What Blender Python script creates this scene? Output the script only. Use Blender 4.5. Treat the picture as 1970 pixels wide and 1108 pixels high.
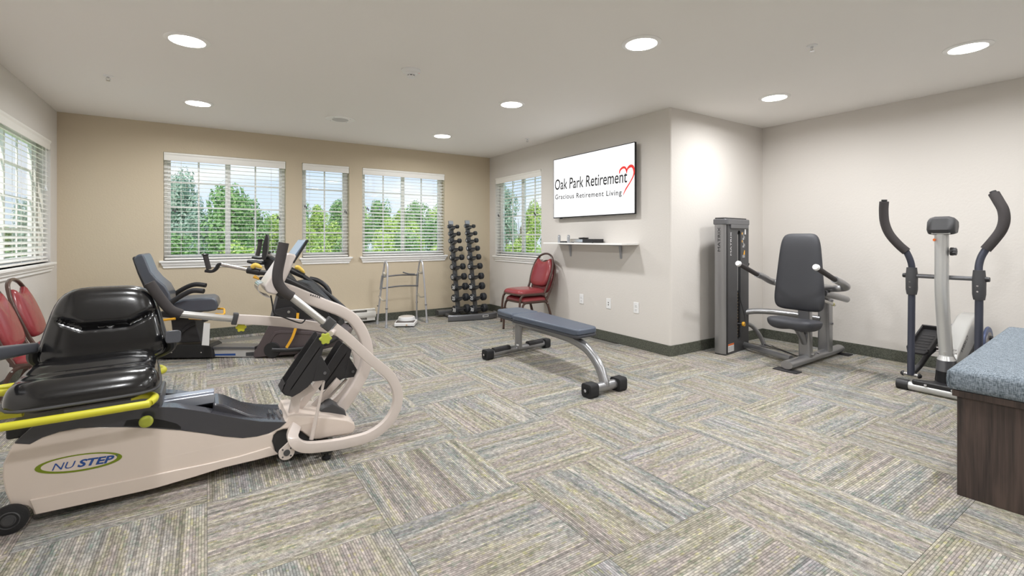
import bpy, bmesh, math, random
from mathutils import Vector, Matrix
random.seed(7)
PI = math.pi
S = bpy.context.scene
COL = S.collection
for o in list(bpy.data.objects): bpy.data.objects.remove(o)

# ------------------------------------------------------------------ camera, world, sun, exposure
H = 1.16                      # eye height
FPX = 905.0                   # focal length in pixels of the 1970 px wide frame
YAW = math.atan((985 - 396) / FPX)
FW = (math.sin(YAW), math.cos(YAW)); RT = (math.cos(YAW), -math.sin(YAW))
cd = bpy.data.cameras.new('camera'); cam = bpy.data.objects.new('camera', cd); COL.objects.link(cam)
cd.sensor_fit = 'HORIZONTAL'; cd.sensor_width = 36.0; cd.lens = 36.0 * FPX / 1970
cd.shift_y = -(554 - 457.5) / 1970; cd.clip_start = 0.05; cd.clip_end = 400
cam.location = (0, 0, H); cam.rotation_euler = (PI / 2, 0, -YAW)
S.camera = cam
S.view_settings.view_transform = 'Standard'; S.view_settings.look = 'None'
S.view_settings.gamma = 1.0; S.view_settings.use_curve_mapping = False
S.view_settings.exposure = 0.30

def lin(c):
    return tuple(((v / 255) / 12.92 if v / 255 <= .04045 else ((v / 255 + .055) / 1.055) ** 2.4) for v in c) + (1,)

wd = bpy.data.worlds.new('sky'); S.world = wd; wd.use_nodes = True
nt = wd.node_tree; nt.nodes.clear()
N = nt.nodes.new; L = nt.links.new
wo = N('ShaderNodeOutputWorld'); bg = N('ShaderNodeBackground'); L(bg.outputs[0], wo.inputs[0])
tc = N('ShaderNodeTexCoord'); sp = N('ShaderNodeSeparateXYZ'); L(tc.outputs['Generated'], sp.inputs[0])
gr = N('ShaderNodeValToRGB'); L(sp.outputs['Z'], gr.inputs[0])
gr.color_ramp.elements[0].position = 0.0; gr.color_ramp.elements[0].color = lin((222, 238, 253))
gr.color_ramp.elements[1].position = 0.55; gr.color_ramp.elements[1].color = lin((138, 182, 232))
mp = N('ShaderNodeMapping'); mp.inputs['Scale'].default_value = (3, 3, 9); L(tc.outputs['Generated'], mp.inputs[0])
no = N('ShaderNodeTexNoise'); no.inputs['Scale'].default_value = 1.3; no.inputs['Detail'].default_value = 6; L(mp.outputs[0], no.inputs['Vector'])
cr = N('ShaderNodeValToRGB'); L(no.outputs['Fac'], cr.inputs[0])
cr.color_ramp.elements[0].position = 0.50; cr.color_ramp.elements[1].position = 0.72
mx = N('ShaderNodeMix'); mx.data_type = 'RGBA'; L(cr.outputs[0], mx.inputs[0]); L(gr.outputs[0], mx.inputs[6]); mx.inputs[7].default_value = (1, 1, 1, 1)
L(mx.outputs[2], bg.inputs[0]); bg.inputs[1].default_value = 0.95

sl = bpy.data.lights.new('sun', 'SUN'); sl.energy = 4.0; sl.angle = 0.02; sl.color = (1, .96, .88)
so = bpy.data.objects.new('sun', sl); COL.objects.link(so); so.rotation_euler = (math.radians(42), 0, math.radians(-12)); so.location = (0, -5, 12)
LAMP_W = 16.5                 # watts of each ceiling downlight
LAMP_COLOR = (.975, .985, 1.0)

# ------------------------------------------------------------------ point helpers: a sight line of the camera met with a real plane
def ray(x, y):
    u = (x - 985) / FPX; v = -(y - 457.5) / FPX
    return (FW[0] + u * RT[0], FW[1] + u * RT[1], v)
def atZ(x, y, Z=0.0):
    d = ray(x, y); t = (Z - H) / d[2]; return Vector((d[0] * t, d[1] * t, Z))
def atX(x, y, X):
    d = ray(x, y); t = X / d[0]; return Vector((X, d[1] * t, H + d[2] * t))
def atY(x, y, Y):
    d = ray(x, y); t = Y / d[1]; return Vector((d[0] * t, Y, H + d[2] * t))
def atP(x, y, p, n):
    d = ray(x, y); t = (p[0] * n[0] + p[1] * n[1]) / (d[0] * n[0] + d[1] * n[1]); return Vector((d[0] * t, d[1] * t, H + d[2] * t))

# ------------------------------------------------------------------ materials
MATS = {}
def nodes(name):
    m = bpy.data.materials.new(name); m.use_nodes = True
    return m, m.node_tree, m.node_tree.nodes['Principled BSDF']
def mat(name, rgb, rough=.5, metal=0.0, bump=0.0, bscale=200, var=0.0, vscale=20, emit=None, spec=None, coat=0.0, stretch=(1, 1, 1)):
    if name in MATS: return MATS[name]
    m, t, b = nodes(name); MATS[name] = m
    b.inputs['Base Color'].default_value = lin(rgb); b.inputs['Roughness'].default_value = rough; b.inputs['Metallic'].default_value = metal
    if spec is not None: b.inputs['Specular IOR Level'].default_value = spec
    if coat: b.inputs['Coat Weight'].default_value = coat; b.inputs['Coat Roughness'].default_value = .08
    if emit: b.inputs['Emission Color'].default_value = lin(rgb); b.inputs['Emission Strength'].default_value = emit
    if bump or var:
        c = t.nodes.new('ShaderNodeTexCoord'); mpn = t.nodes.new('ShaderNodeMapping'); mpn.inputs['Scale'].default_value = stretch
        t.links.new(c.outputs['Object'], mpn.inputs[0])
    if bump:
        n = t.nodes.new('ShaderNodeTexNoise'); n.inputs['Scale'].default_value = bscale; n.inputs['Detail'].default_value = 3
        t.links.new(mpn.outputs[0], n.inputs['Vector'])
        bn = t.nodes.new('ShaderNodeBump'); bn.inputs['Strength'].default_value = bump; bn.inputs['Distance'].default_value = .004
        t.links.new(n.outputs['Fac'], bn.inputs['Height']); t.links.new(bn.outputs[0], b.inputs['Normal'])
    if var:
        n = t.nodes.new('ShaderNodeTexNoise'); n.inputs['Scale'].default_value = vscale; n.inputs['Detail'].default_value = 4
        t.links.new(mpn.outputs[0], n.inputs['Vector'])
        r = t.nodes.new('ShaderNodeValToRGB'); t.links.new(n.outputs['Fac'], r.inputs[0])
        r.color_ramp.elements[0].position = .3; r.color_ramp.elements[1].position = .7
        a = lin(rgb)
        r.color_ramp.elements[0].color = tuple(v * (1 - var) for v in a[:3]) + (1,)
        r.color_ramp.elements[1].color = tuple(min(1, v * (1 + var)) for v in a[:3]) + (1,)
        t.links.new(r.outputs[0], b.inputs['Base Color'])
    return m

M_wall = mat('wall_paint_cream', (219, 214, 208), .75, bump=.25, bscale=60)
M_tan = mat('wall_paint_tan', (204, 190, 166), .75, bump=.3, bscale=60)
M_ceil = mat('ceiling_paint', (243, 240, 236), .8, bump=.12, bscale=60)
M_trim = mat('white_trim_paint', (248, 247, 245), .35)
M_slat = mat('blind_slat_white', (248, 246, 241), .4)
M_vinyl = mat('window_vinyl', (250, 249, 247), .4)
M_base = mat('speckled_base', (84, 86, 76), .75, bump=.5, bscale=150, var=.55, vscale=110)
M_black = mat('black_plastic', (38, 38, 40), .42, bump=.06, bscale=500)
M_blackm = mat('black_matte', (44, 43, 45), .6, bump=.1, bscale=600)
M_deep = mat('deep_black', (8, 8, 9), .6)
M_foam = mat('black_foam', (66, 62, 62), .9, bump=.5, bscale=700)
M_beige = mat('beige_enamel', (226, 212, 201), .32, coat=.2)
M_beige2 = mat('beige_enamel_frame', (214, 203, 196), .28, coat=.3)
M_leather = mat('black_glossy_vinyl', (20, 20, 22), .2, bump=.05, bscale=350, coat=.5)
M_yellow = mat('yellow_green_paint', (205, 200, 52), .38)
M_lime = mat('lime_plastic', (182, 190, 70), .4)
M_olive = mat('olive_print', (120, 138, 20), .5)
M_blue = mat('blue_print', (38, 78, 150), .5)
M_orange = mat('amber_plastic', (240, 178, 48), .4)
M_steel = mat('satin_silver_paint', (158, 158, 160), .3, metal=.75)
M_silver = mat('bright_silver_tube', (205, 203, 200), .28, metal=.7)
M_gunm = mat('gunmetal_paint', (120, 121, 125), .33, metal=.65)
M_dgrey = mat('dark_grey_panel', (70, 70, 72), .5, bump=.08, bscale=500)
M_char = mat('charcoal_shroud', (88, 78, 80), .38, metal=.1, coat=.2)
M_blackgl = mat('glossy_dark_deck', (58, 58, 64), .25, coat=.6)
M_red = mat('burgundy_vinyl', (140, 56, 60), .26, bump=.05, bscale=200, coat=.15)
M_brown = mat('brown_frame_enamel', (84, 62, 55), .32, metal=.3, coat=.3)
M_pad = mat('charcoal_upholstery', (62, 63, 68), .55, bump=.15, bscale=600)
M_padb = mat('slate_upholstery', (82, 90, 104), .36, bump=.08, bscale=500)
M_bikepad = mat('bike_upholstery', (84, 89, 98), .3, bump=.06, bscale=500)
M_white = mat('white_plastic', (238, 238, 238), .35)
M_walkr = mat('anodised_aluminium', (205, 205, 210), .35, metal=.6)
M_grip = mat('pale_grey_grip', (196, 190, 178), .6)
M_rubber = mat('rubber_black', (34, 34, 36), .75, bump=.2, bscale=300)
M_heads = mat('dumbbell_rubber', (42, 44, 48), .5, bump=.1, bscale=400)
M_rack = mat('rack_grey', (104, 104, 104), .42, metal=.35)
M_chrome = mat('chrome', (215, 215, 218), .12, metal=1.0)
M_tvwhite = mat('tv_screen_white', (255, 255, 255), .35, emit=1.02)
M_tvwhite.node_tree.nodes['Principled BSDF'].inputs['Base Color'].default_value = (.02, .02, .02, 1)
M_ink = mat('black_ink', (18, 18, 22), .6)
M_redink = mat('red_ink', (226, 40, 34), .5, emit=.25)
M_lamp = mat('lamp_diffuser', (255, 250, 240), .5, emit=9.0)
M_heater = mat('heater_enamel', (232, 230, 224), .35)
M_dullmetal = mat('grey_bracket', (170, 172, 178), .4, metal=.4)
M_orangep = mat('orange_print', (226, 110, 40), .5)
M_amber = mat('pale_amber_plastic', (228, 194, 88), .4)
M_edge = mat('dark_seam', (60, 50, 44), .8)

def glass():
    m = bpy.data.materials.new('clear_pane'); m.use_nodes = True; t = m.node_tree; t.nodes.clear()
    o = t.nodes.new('ShaderNodeOutputMaterial'); mix = t.nodes.new('ShaderNodeMixShader')
    tr = t.nodes.new('ShaderNodeBsdfTransparent'); gl = t.nodes.new('ShaderNodeBsdfGlossy'); gl.inputs['Roughness'].default_value = .02
    fr = t.nodes.new('ShaderNodeLayerWeight'); fr.inputs['Blend'].default_value = .5
    pw = t.nodes.new('ShaderNodeMath'); pw.operation = 'POWER'; pw.inputs[1].default_value = 4.0; t.links.new(fr.outputs['Facing'], pw.inputs[0])
    ml = t.nodes.new('ShaderNodeMath'); ml.operation = 'MULTIPLY_ADD'; ml.inputs[1].default_value = .45; ml.inputs[2].default_value = .03; t.links.new(pw.outputs[0], ml.inputs[0])
    t.links.new(ml.outputs[0], mix.inputs[0]); t.links.new(tr.outputs[0], mix.inputs[1]); t.links.new(gl.outputs[0], mix.inputs[2]); t.links.new(mix.outputs[0], o.inputs[0])
    return m
M_glass = glass()

def carpet():
    m, t, b = nodes('striped_carpet_tile'); N = t.nodes.new; L = t.links.new
    def math_(op, a, bb=None, c=None):
        n = N('ShaderNodeMath'); n.operation = op
        for i, v in enumerate((a, bb, c)):
            if v is None: continue
            if isinstance(v, (int, float)): n.inputs[i].default_value = v
            else: L(v, n.inputs[i])
        return n.outputs[0]
    tcn = N('ShaderNodeTexCoord'); oi = N('ShaderNodeObjectInfo'); sep = N('ShaderNodeSeparateXYZ'); L(tcn.outputs['Object'], sep.inputs[0])
    X, Y = sep.outputs[0], sep.outputs[1]
    rnd = math_('MULTIPLY', oi.outputs['Random'], 57.0)
    def noise(xs, ys, sc, det, off):
        c = N('ShaderNodeCombineXYZ')
        L(math_('MULTIPLY_ADD', xs[0], xs[1], off), c.inputs[0]); L(math_('MULTIPLY', ys[0], ys[1]), c.inputs[1]); L(rnd, c.inputs[2])
        n = N('ShaderNodeTexNoise'); n.inputs['Scale'].default_value = sc; n.inputs['Detail'].default_value = det; L(c.outputs[0], n.inputs['Vector'])
        return n.outputs['Fac']
    rib = math_('FLOOR', math_('MULTIPLY', X, 105.0))
    band = noise((X, 8.0), (Y, 1.2), 1.0, 2.0, 3.1)               # broad colour bands of each tile
    yarn = noise((rib, 1.7), (Y, 48.0), 1.0, 3.0, 11.7)           # each rib's own broken yarn colour
    yarn2 = noise((rib, 2.3), (Y, 24.0), 1.0, 2.5, 47.3)
    ribc = noise((rib, 3.7), (Y, .25), 1.0, 1.0, 91.3)
    fine = noise((X, 420.0), (Y, 420.0), 1.0, 2.0, 5.0)
    r1 = N('ShaderNodeValToRGB'); L(band, r1.inputs[0]); e = r1.color_ramp.elements
    e[0].position = .30; e[0].color = lin((175, 171, 174)); e[1].position = .72; e[1].color = lin((170, 166, 158))
    for p, c in ((.40, (150, 157, 152)), (.47, (192, 186, 178)), (.53, (174, 170, 144)), (.60, (182, 170, 164))):
        k = e.new(p); k.color = lin(c)
    r2 = N('ShaderNodeValToRGB'); L(yarn2, r2.inputs[0]); e = r2.color_ramp.elements
    e[0].position = .33; e[0].color = lin((106, 138, 120)); e[1].position = .68; e[1].color = lin((186, 183, 112))
    for p, c in ((.41, (148, 144, 142)), (.47, (186, 178, 174)), (.53, (160, 152, 148)), (.59, (208, 198, 192))):
        k = e.new(p); k.color = lin(c)
    mixc = N('ShaderNodeMix'); mixc.data_type = 'RGBA'; mixc.inputs[0].default_value = .36; L(r1.outputs[0], mixc.inputs[6]); L(r2.outputs[0], mixc.inputs[7])
    br = N('ShaderNodeMapRange'); L(yarn, br.inputs[0]); br.inputs[1].default_value = .36; br.inputs[2].default_value = .64; br.inputs[3].default_value = .74; br.inputs[4].default_value = 1.2
    br2 = N('ShaderNodeMapRange'); L(fine, br2.inputs[0]); br2.inputs[1].default_value = .3; br2.inputs[2].default_value = .7; br2.inputs[3].default_value = .70; br2.inputs[4].default_value = 1.25
    br3 = N('ShaderNodeMapRange'); L(ribc, br3.inputs[0]); br3.inputs[1].default_value = .3; br3.inputs[2].default_value = .7; br3.inputs[3].default_value = .56; br3.inputs[4].default_value = 1.07
    # grooves between ribs, their shade darkened into the base colour
    ph = math_('FRACT', math_('MULTIPLY', X, 105.0)); tri = math_('ABSOLUTE', math_('SUBTRACT', ph, .5))
    gv = N('ShaderNodeMapRange'); L(tri, gv.inputs[0]); gv.inputs[1].default_value = .28; gv.inputs[2].default_value = .5; gv.inputs[3].default_value = 1.06; gv.inputs[4].default_value = .48
    val = math_('MULTIPLY', math_('MULTIPLY', math_('MULTIPLY', br.outputs[0], br3.outputs[0]), br2.outputs[0]), gv.outputs[0])
    vm = N('ShaderNodeVectorMath'); vm.operation = 'SCALE'; L(mixc.outputs[2], vm.inputs[0]); L(val, vm.inputs['Scale'])
    L(vm.outputs[0], b.inputs['Base Color']); b.inputs['Roughness'].default_value = .95; b.inputs['Specular IOR Level'].default_value = .1
    hs = math_('ADD', math_('MULTIPLY', tri, -1.0), math_('MULTIPLY', fine, .8))
    bn = N('ShaderNodeBump'); bn.inputs['Strength'].default_value = .5; bn.inputs['Distance'].default_value = .004; L(hs, bn.inputs['Height']); L(bn.outputs[0], b.inputs['Normal'])
    return m
M_carpet = carpet()

def wood():
    m, t, b = nodes('dark_walnut_laminate'); N = t.nodes.new; L = t.links.new
    c = N('ShaderNodeTexCoord'); mp = N('ShaderNodeMapping'); mp.inputs['Scale'].default_value = (9, 9, .9); L(c.outputs['Object'], mp.inputs[0])
    n = N('ShaderNodeTexNoise'); n.inputs['Scale'].default_value = 2.2; n.inputs['Detail'].default_value = 8; n.inputs['Distortion'].default_value = .9; L(mp.outputs[0], n.inputs['Vector'])
    mp2 = N('ShaderNodeMapping'); mp2.inputs['Scale'].default_value = (160, 160, 3); L(c.outputs['Object'], mp2.inputs[0])
    n2 = N('ShaderNodeTexNoise'); n2.inputs['Scale'].default_value = 1.5; n2.inputs['Detail'].default_value = 4; L(mp2.outputs[0], n2.inputs['Vector'])
    ad = N('ShaderNodeMath'); ad.operation = 'MULTIPLY_ADD'; L(n2.outputs['Fac'], ad.inputs[0]); ad.inputs[1].default_value = .45; L(n.outputs['Fac'], ad.inputs[2])
    r = N('ShaderNodeValToRGB'); L(ad.outputs[0], r.inputs[0]); e = r.color_ramp.elements
    e[0].position = .52; e[0].color = lin((44, 37, 36)); e[1].position = .95; e[1].color = lin((88, 73, 67))
    L(r.outputs[0], b.inputs['Base Color']); b.inputs['Roughness'].default_value = .5
    return m
M_wood = wood()

def tweed():
    m, t, b = nodes('blue_grey_tweed'); N = t.nodes.new; L = t.links.new
    c = N('ShaderNodeTexCoord'); outs = []
    for sc in ((420, 60, 420), (60, 420, 60)):
        mp = N('ShaderNodeMapping'); mp.inputs['Scale'].default_value = sc; L(c.outputs['Object'], mp.inputs[0])
        n = N('ShaderNodeTexNoise'); n.inputs['Scale'].default_value = 1; n.inputs['Detail'].default_value = 2; L(mp.outputs[0], n.inputs['Vector']); outs.append(n.outputs['Fac'])
    ad = N('ShaderNodeMath'); ad.operation = 'ADD'; L(outs[0], ad.inputs[0]); L(outs[1], ad.inputs[1])
    r = N('ShaderNodeValToRGB'); L(ad.outputs[0], r.inputs[0]); e = r.color_ramp.elements
    r.color_ramp.elements[0].position = .40; e[0].color = lin((66, 78, 86)); e[1].position = 1.0; e[1].color = lin((150, 160, 170))
    mr = N('ShaderNodeMapRange'); L(ad.outputs[0], mr.inputs[0]); mr.inputs[1].default_value = .75; mr.inputs[2].default_value = 1.25
    L(mr.outputs[0], r.inputs[0]); r.color_ramp.elements[0].position = 0; r.color_ramp.elements[1].position = 1
    L(r.outputs[0], b.inputs['Base Color']); b.inputs['Roughness'].default_value = .9
    bn = N('ShaderNodeBump'); bn.inputs['Strength'].default_value = .4; bn.inputs['Distance'].default_value = .002; L(ad.outputs[0], bn.inputs['Height']); L(bn.outputs[0], b.inputs['Normal'])
    return m
M_tweed = tweed()

# ------------------------------------------------------------------ mesh builder
def smooth_path(pts, n=6, closed=False):
    P = [Vector(p) for p in pts]; out = []
    m = len(P)
    rng = range(m) if closed else range(m - 1)
    for i in rng:
        if closed: a, b, c, d = P[(i - 1) % m], P[i], P[(i + 1) % m], P[(i + 2) % m]
        else: a, b, c, d = P[max(i - 1, 0)], P[i], P[i + 1], P[min(i + 2, m - 1)]
        for k in range(n):
            t = k / n
            out.append(.5 * ((2 * b) + (c - a) * t + (2 * a - 5 * b + 4 * c - d) * t * t + (3 * b - a - 3 * c + d) * t ** 3))
    if not closed: out.append(P[-1])
    return out
def circ(r, n=10, r2=None):
    r2 = r2 or r
    return [(r * math.cos(2 * PI * i / n), r2 * math.sin(2 * PI * i / n)) for i in range(n)]
def rrect(w, h, r=None, n=3):
    r = min(w, h) * .22 if r is None else r; out = []
    for cx, cy, a in ((w / 2 - r, h / 2 - r, 0), (-w / 2 + r, h / 2 - r, PI / 2), (-w / 2 + r, -h / 2 + r, PI), (w / 2 - r, -h / 2 + r, 1.5 * PI)):
        for k in range(n + 1):
            t = a + (PI / 2) * k / n; out.append((cx + r * math.cos(t), cy + r * math.sin(t)))
    return out
ORG = {}
def obj(name, me, m, parent=None, bevel=0.0, seg=2, ang=35, smooth=True):
    org = ORG.get(parent.name, Vector((0, 0, 0))) if parent else Vector((0, 0, 0))
    if org.length: me.transform(Matrix.Translation(-org))
    if m: me.materials.append(m)
    if smooth:
        me.shade_smooth(); me.set_sharp_from_angle(angle=math.radians(ang))
    o = bpy.data.objects.new(name, me); COL.objects.link(o)
    if parent: o.parent = parent; ORG[o.name] = org
    if bevel:
        b = o.modifiers.new('bevel', 'BEVEL'); b.width = bevel; b.segments = seg; b.limit_method = 'ANGLE'; b.angle_limit = math.radians(40); b.use_clamp_overlap = True; b.harden_normals = smooth
    return o
class G:
    def __init__(s): s.v = []; s.f = []
    def add(s, vs, fs, M=None):
        k = len(s.v); s.v += [tuple(M @ Vector(v)) if M else tuple(v) for v in vs]; s.f += [tuple(i + k for i in f) for f in fs]; return s
    def box(s, a, b, M=None):
        x0, y0, z0 = (min(a[i], b[i]) for i in range(3)); x1, y1, z1 = (max(a[i], b[i]) for i in range(3))
        return s.add([(x0, y0, z0), (x1, y0, z0), (x1, y1, z0), (x0, y1, z0), (x0, y0, z1), (x1, y0, z1), (x1, y1, z1), (x0, y1, z1)],
                     [(0, 3, 2, 1), (4, 5, 6, 7), (0, 1, 5, 4), (1, 2, 6, 5), (2, 3, 7, 6), (3, 0, 4, 7)], M)
    def prism(s, pts, vec):
        vec = Vector(vec); P = [Vector(p) for p in pts]; n = len(P)
        return s.add(P + [p + vec for p in P], [tuple(range(n - 1, -1, -1)), tuple(range(n, 2 * n))] + [(i, (i + 1) % n, n + (i + 1) % n, n + i) for i in range(n)])
    def loft(s, rings, closed=True, caps=True):
        n = len(rings[0]); vs = [v for r in rings for v in r]; fs = []
        for i in range(len(rings) - 1):
            for j in range(n if closed else n - 1):
                fs.append((i * n + j, i * n + (j + 1) % n, (i + 1) * n + (j + 1) % n, (i + 1) * n + j))
        if caps: fs.append(tuple(range(n - 1, -1, -1))); fs.append(tuple((len(rings) - 1) * n + j for j in range(n)))
        return s.add(vs, fs)
    def sweep(s, path, sec, side=None, closed=False, scale=None, caps=True):
        if isinstance(sec, (int, float)): sec = circ(sec)
        P = [Vector(p) for p in path]; m = len(P); rings = []; prev = None
        for i, p in enumerate(P):
            if closed: t = (P[(i + 1) % m] - P[(i - 1) % m])
            else: t = P[min(i + 1, m - 1)] - P[max(i - 1, 0)]
            t.normalize()
            if side is not None: a = Vector(side); a = (a - t * a.dot(t)).normalized()
            else:
                if prev is None:
                    a = Vector((0, 0, 1)) if abs(t.z) < .9 else Vector((1, 0, 0))
                else: a = prev
                a = (a - t * a.dot(t)).normalized()
            prev = a; b = t.cross(a); k = scale[i] if scale else 1
            rings.append([p + a * (q[0] * k) + b * (q[1] * k) for q in sec])
        if closed: rings.append(rings[0]); return s.loft(rings, caps=False)
        return s.loft(rings, caps=caps)
    def cyl(s, p0, p1, r, r1=None, n=16):
        r1 = r if r1 is None else r1
        return s.sweep([p0, p1], circ(1, n), scale=[r, r1])
    def lathe(s, prof, M, n=24):
        rings = [[M @ Vector((r * math.cos(2 * PI * k / n), r * math.sin(2 * PI * k / n), z)) for k in range(n)] for r, z in prof]
        return s.loft(rings)
    def pad(s, w, d, t, M, expo=4.0, n=18, taper=0.0, rnd=.35, relief=None, deform=None, bottom=.25):
        """upholstered pad: superellipse outline, rounded rim, optional relief(u,v)"""
        def side(top):
            vs = []
            for j in range(n + 1):
                for i in range(n + 1):
                    a = math.sin((i / n * 2 - 1) * PI / 2); b = math.sin((j / n * 2 - 1) * PI / 2)
                    r = max(abs(a), abs(b))
                    if r > 1e-6:
                        q = (abs(a) ** expo + abs(b) ** expo) ** (1 / expo); x, y = a * r / q, b * r / q
                    else: x = y = 0
                    prof = (1 - r ** (2 / rnd)) ** .5 if r < 1 else 0
                    z = t * prof * (1 if top else -bottom)
                    if top and relief: z += relief(x, y) * prof
                    v = Vector((x * w / 2 * (1 + taper * y), y * d / 2, z))
                    if deform: v = Vector(deform(v))
                    vs.append(M @ v)
            return vs
        A = side(True); B = side(False); k = n + 1; fs = []
        for j in range(n):
            for i in range(n): fs.append((j * k + i, j * k + i + 1, (j + 1) * k + i + 1, (j + 1) * k + i))
        s.add(A, fs); s.add(B, [tuple(reversed(f)) for f in fs]); return s
    def build(s, name, m, parent=None, bevel=0.0, seg=2, ang=35, smooth=True, weld=False):
        me = bpy.data.meshes.new(name); me.from_pydata(s.v, [], s.f)
        bm = bmesh.new(); bm.from_mesh(me)
        if weld: bmesh.ops.remove_doubles(bm, verts=bm.verts, dist=1e-5)
        bmesh.ops.recalc_face_normals(bm, faces=bm.faces); bm.to_mesh(me); bm.free()
        return obj(name, me, m, parent, bevel, seg, ang, smooth)
def tag(o, label=None, cat=None, group=None, kind=None):
    if label: o['label'] = label
    if cat: o['category'] = cat
    if group: o['group'] = group
    if kind: o['kind'] = kind
    return o
def thing(name, loc, label, cat, group=None):
    o = bpy.data.objects.new(name, None); COL.objects.link(o); o.location = loc; o.empty_display_size = .05
    ORG[o.name] = Vector(loc); return tag(o, label, cat, group)
def struct(o): o['kind'] = 'structure'; return o
def copy_tree(o, parent=None):
    c = o.copy(); COL.objects.link(c)
    if parent: c.parent = parent
    for ch in list(o.children): copy_tree(ch, c)
    return c
def frame(o, x, y, z=None):
    """matrix with local axes x, y (z = x cross y) at o"""
    x = Vector(x).normalized(); y = Vector(y); y = (y - x * y.dot(x)).normalized(); z = x.cross(y)
    return Matrix(((x.x, y.x, z.x, o[0]), (x.y, y.y, z.y, o[1]), (x.z, y.z, z.z, o[2]), (0, 0, 0, 1)))
def text(s, name, m, parent, o, right, up, width=None, height=.05, depth=.0006, bold=0.0, shear=0.0, space=1.0):
    cu = bpy.data.curves.new('t', 'FONT'); cu.body = s; cu.size = 1; cu.offset = bold; cu.shear = shear; cu.space_character = space; cu.resolution_u = 3
    ob = bpy.data.objects.new('t', cu); COL.objects.link(ob)
    dg = bpy.context.evaluated_depsgraph_get(); me = bpy.data.meshes.new_from_object(ob.evaluated_get(dg)); bpy.data.objects.remove(ob)
    xs = [v.co.x for v in me.vertices]; x0, x1 = min(xs), max(xs)
    sy = height / .69; sx = (width / (x1 - x0)) if width else sy
    me.transform(frame(o, right, up) @ Matrix.Diagonal((sx, sy, 1, 1)) @ Matrix.Translation((-x0, 0, depth)))
    me.name = name; me.materials.clear()
    nw = len(s.split())
    if nw > 1:                                   # one mesh for each word
        fr_ = frame(o, right, up).inverted(); iv = sorted((min((fr_ @ me.vertices[i].co).x for i in p.vertices), max((fr_ @ me.vertices[i].co).x for i in p.vertices), p.index) for p in me.polygons)
        gaps = []; hi = iv[0][1]
        for a, b, _ in iv:
            if a > hi: gaps.append((a - hi, (a + hi) / 2))
            hi = max(hi, b)
        cuts = sorted(c for _, c in sorted(gaps, reverse=True)[:nw - 1]); out = []
        for k in range(len(cuts) + 1):
            lo_ = cuts[k - 1] if k else -1e9; hi_ = cuts[k] if k < len(cuts) else 1e9
            ps = [me.polygons[i] for a, b, i in iv if lo_ < a < hi_]; used = {}; fs = []
            for p in ps: fs.append([used.setdefault(i, len(used)) for i in p.vertices])
            m2 = bpy.data.meshes.new(name); m2.from_pydata([me.vertices[i].co[:] for i in used], [], fs); out.append(obj(name, m2, m, parent, smooth=False))
        return out
    return obj(name, me, m, parent, smooth=False)
# ------------------------------------------------------------------ the room
XL, YB, XT, YA, XR, ZC, YF = -1.262, 6.496, 3.803, 3.006, 5.441, 2.436, -2.6
TH = .16
LSH = lambda z: [(XL - TH, YF - TH, z), (XR + TH, YF - TH, z), (XR + TH, YA + TH, z), (XT + TH, YA + TH, z), (XT + TH, YB + TH, z), (XL - TH, YB + TH, z)]
fl = struct(G().prism(LSH(-.12), (0, 0, .112)).build('floor', mat('floor_slab', (120, 118, 112), .9)))
tl = .61; tm = {}
for k in (0, 1):
    g = G(); a = tl / 2 - .0006; g.box((-a, -a, -.0075), (a, a, 0)); me = None
    t0 = g.build('carpet_tile', M_carpet, None, smooth=False); tm[k] = t0
i0, i1 = math.floor((XL - .005) / tl), math.floor((XR - .005) / tl)
j0, j1 = math.floor((YF - .015) / tl), math.floor((YB - .015) / tl)
first = True
for j in range(j0, j1 + 1):
    for i in range(i0, i1 + 1):
        x0, y0 = .005 + i * tl, .015 + j * tl
        cx, cy = x0 + tl / 2, y0 + tl / 2
        if x0 > XT and y0 > YA: continue
        if i in (i0, i1) or j in (j0, j1) or (x0 < XT < x0 + tl and y0 + tl > YA) or (y0 < YA < y0 + tl and x0 + tl > XT):
            # cut tile: own mesh, same orientation rules
            ax, bx, ay, by = max(x0, XL), min(x0 + tl, XR), max(y0, YF), min(y0 + tl, YB)
            if x0 < XT < x0 + tl and y0 > YA: bx = min(bx, XT)
            if x0 > XT and y0 < YA < y0 + tl: by = min(by, YA)
            g = G()
            if (i + j) % 2:
                g.box((ay - cy + .0006, -(bx - cx) + .0006, -.0075), (by - cy - .0006, -(ax - cx) - .0006, 0))
            else: g.box((ax - cx + .0006, ay - cy + .0006, -.0075), (bx - cx - .0006, by - cy - .0006, 0))
            o = g.build('carpet_tile', M_carpet, None, smooth=False)
        else:
            o = tm[0].copy(); COL.objects.link(o)
        o.parent = fl; o.location = (cx, cy, 0)
        o.rotation_euler.z = PI / 2 if (i + j) % 2 else (PI if (i * 7 + j * 3) % 5 < 2 else 0)
        if (i + j) % 2 and 0: pass
for k in (0, 1): bpy.data.objects.remove(tm[k])

struct(G().prism(LSH(ZC), (0, 0, .15)).build('ceiling', M_ceil))

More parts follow.
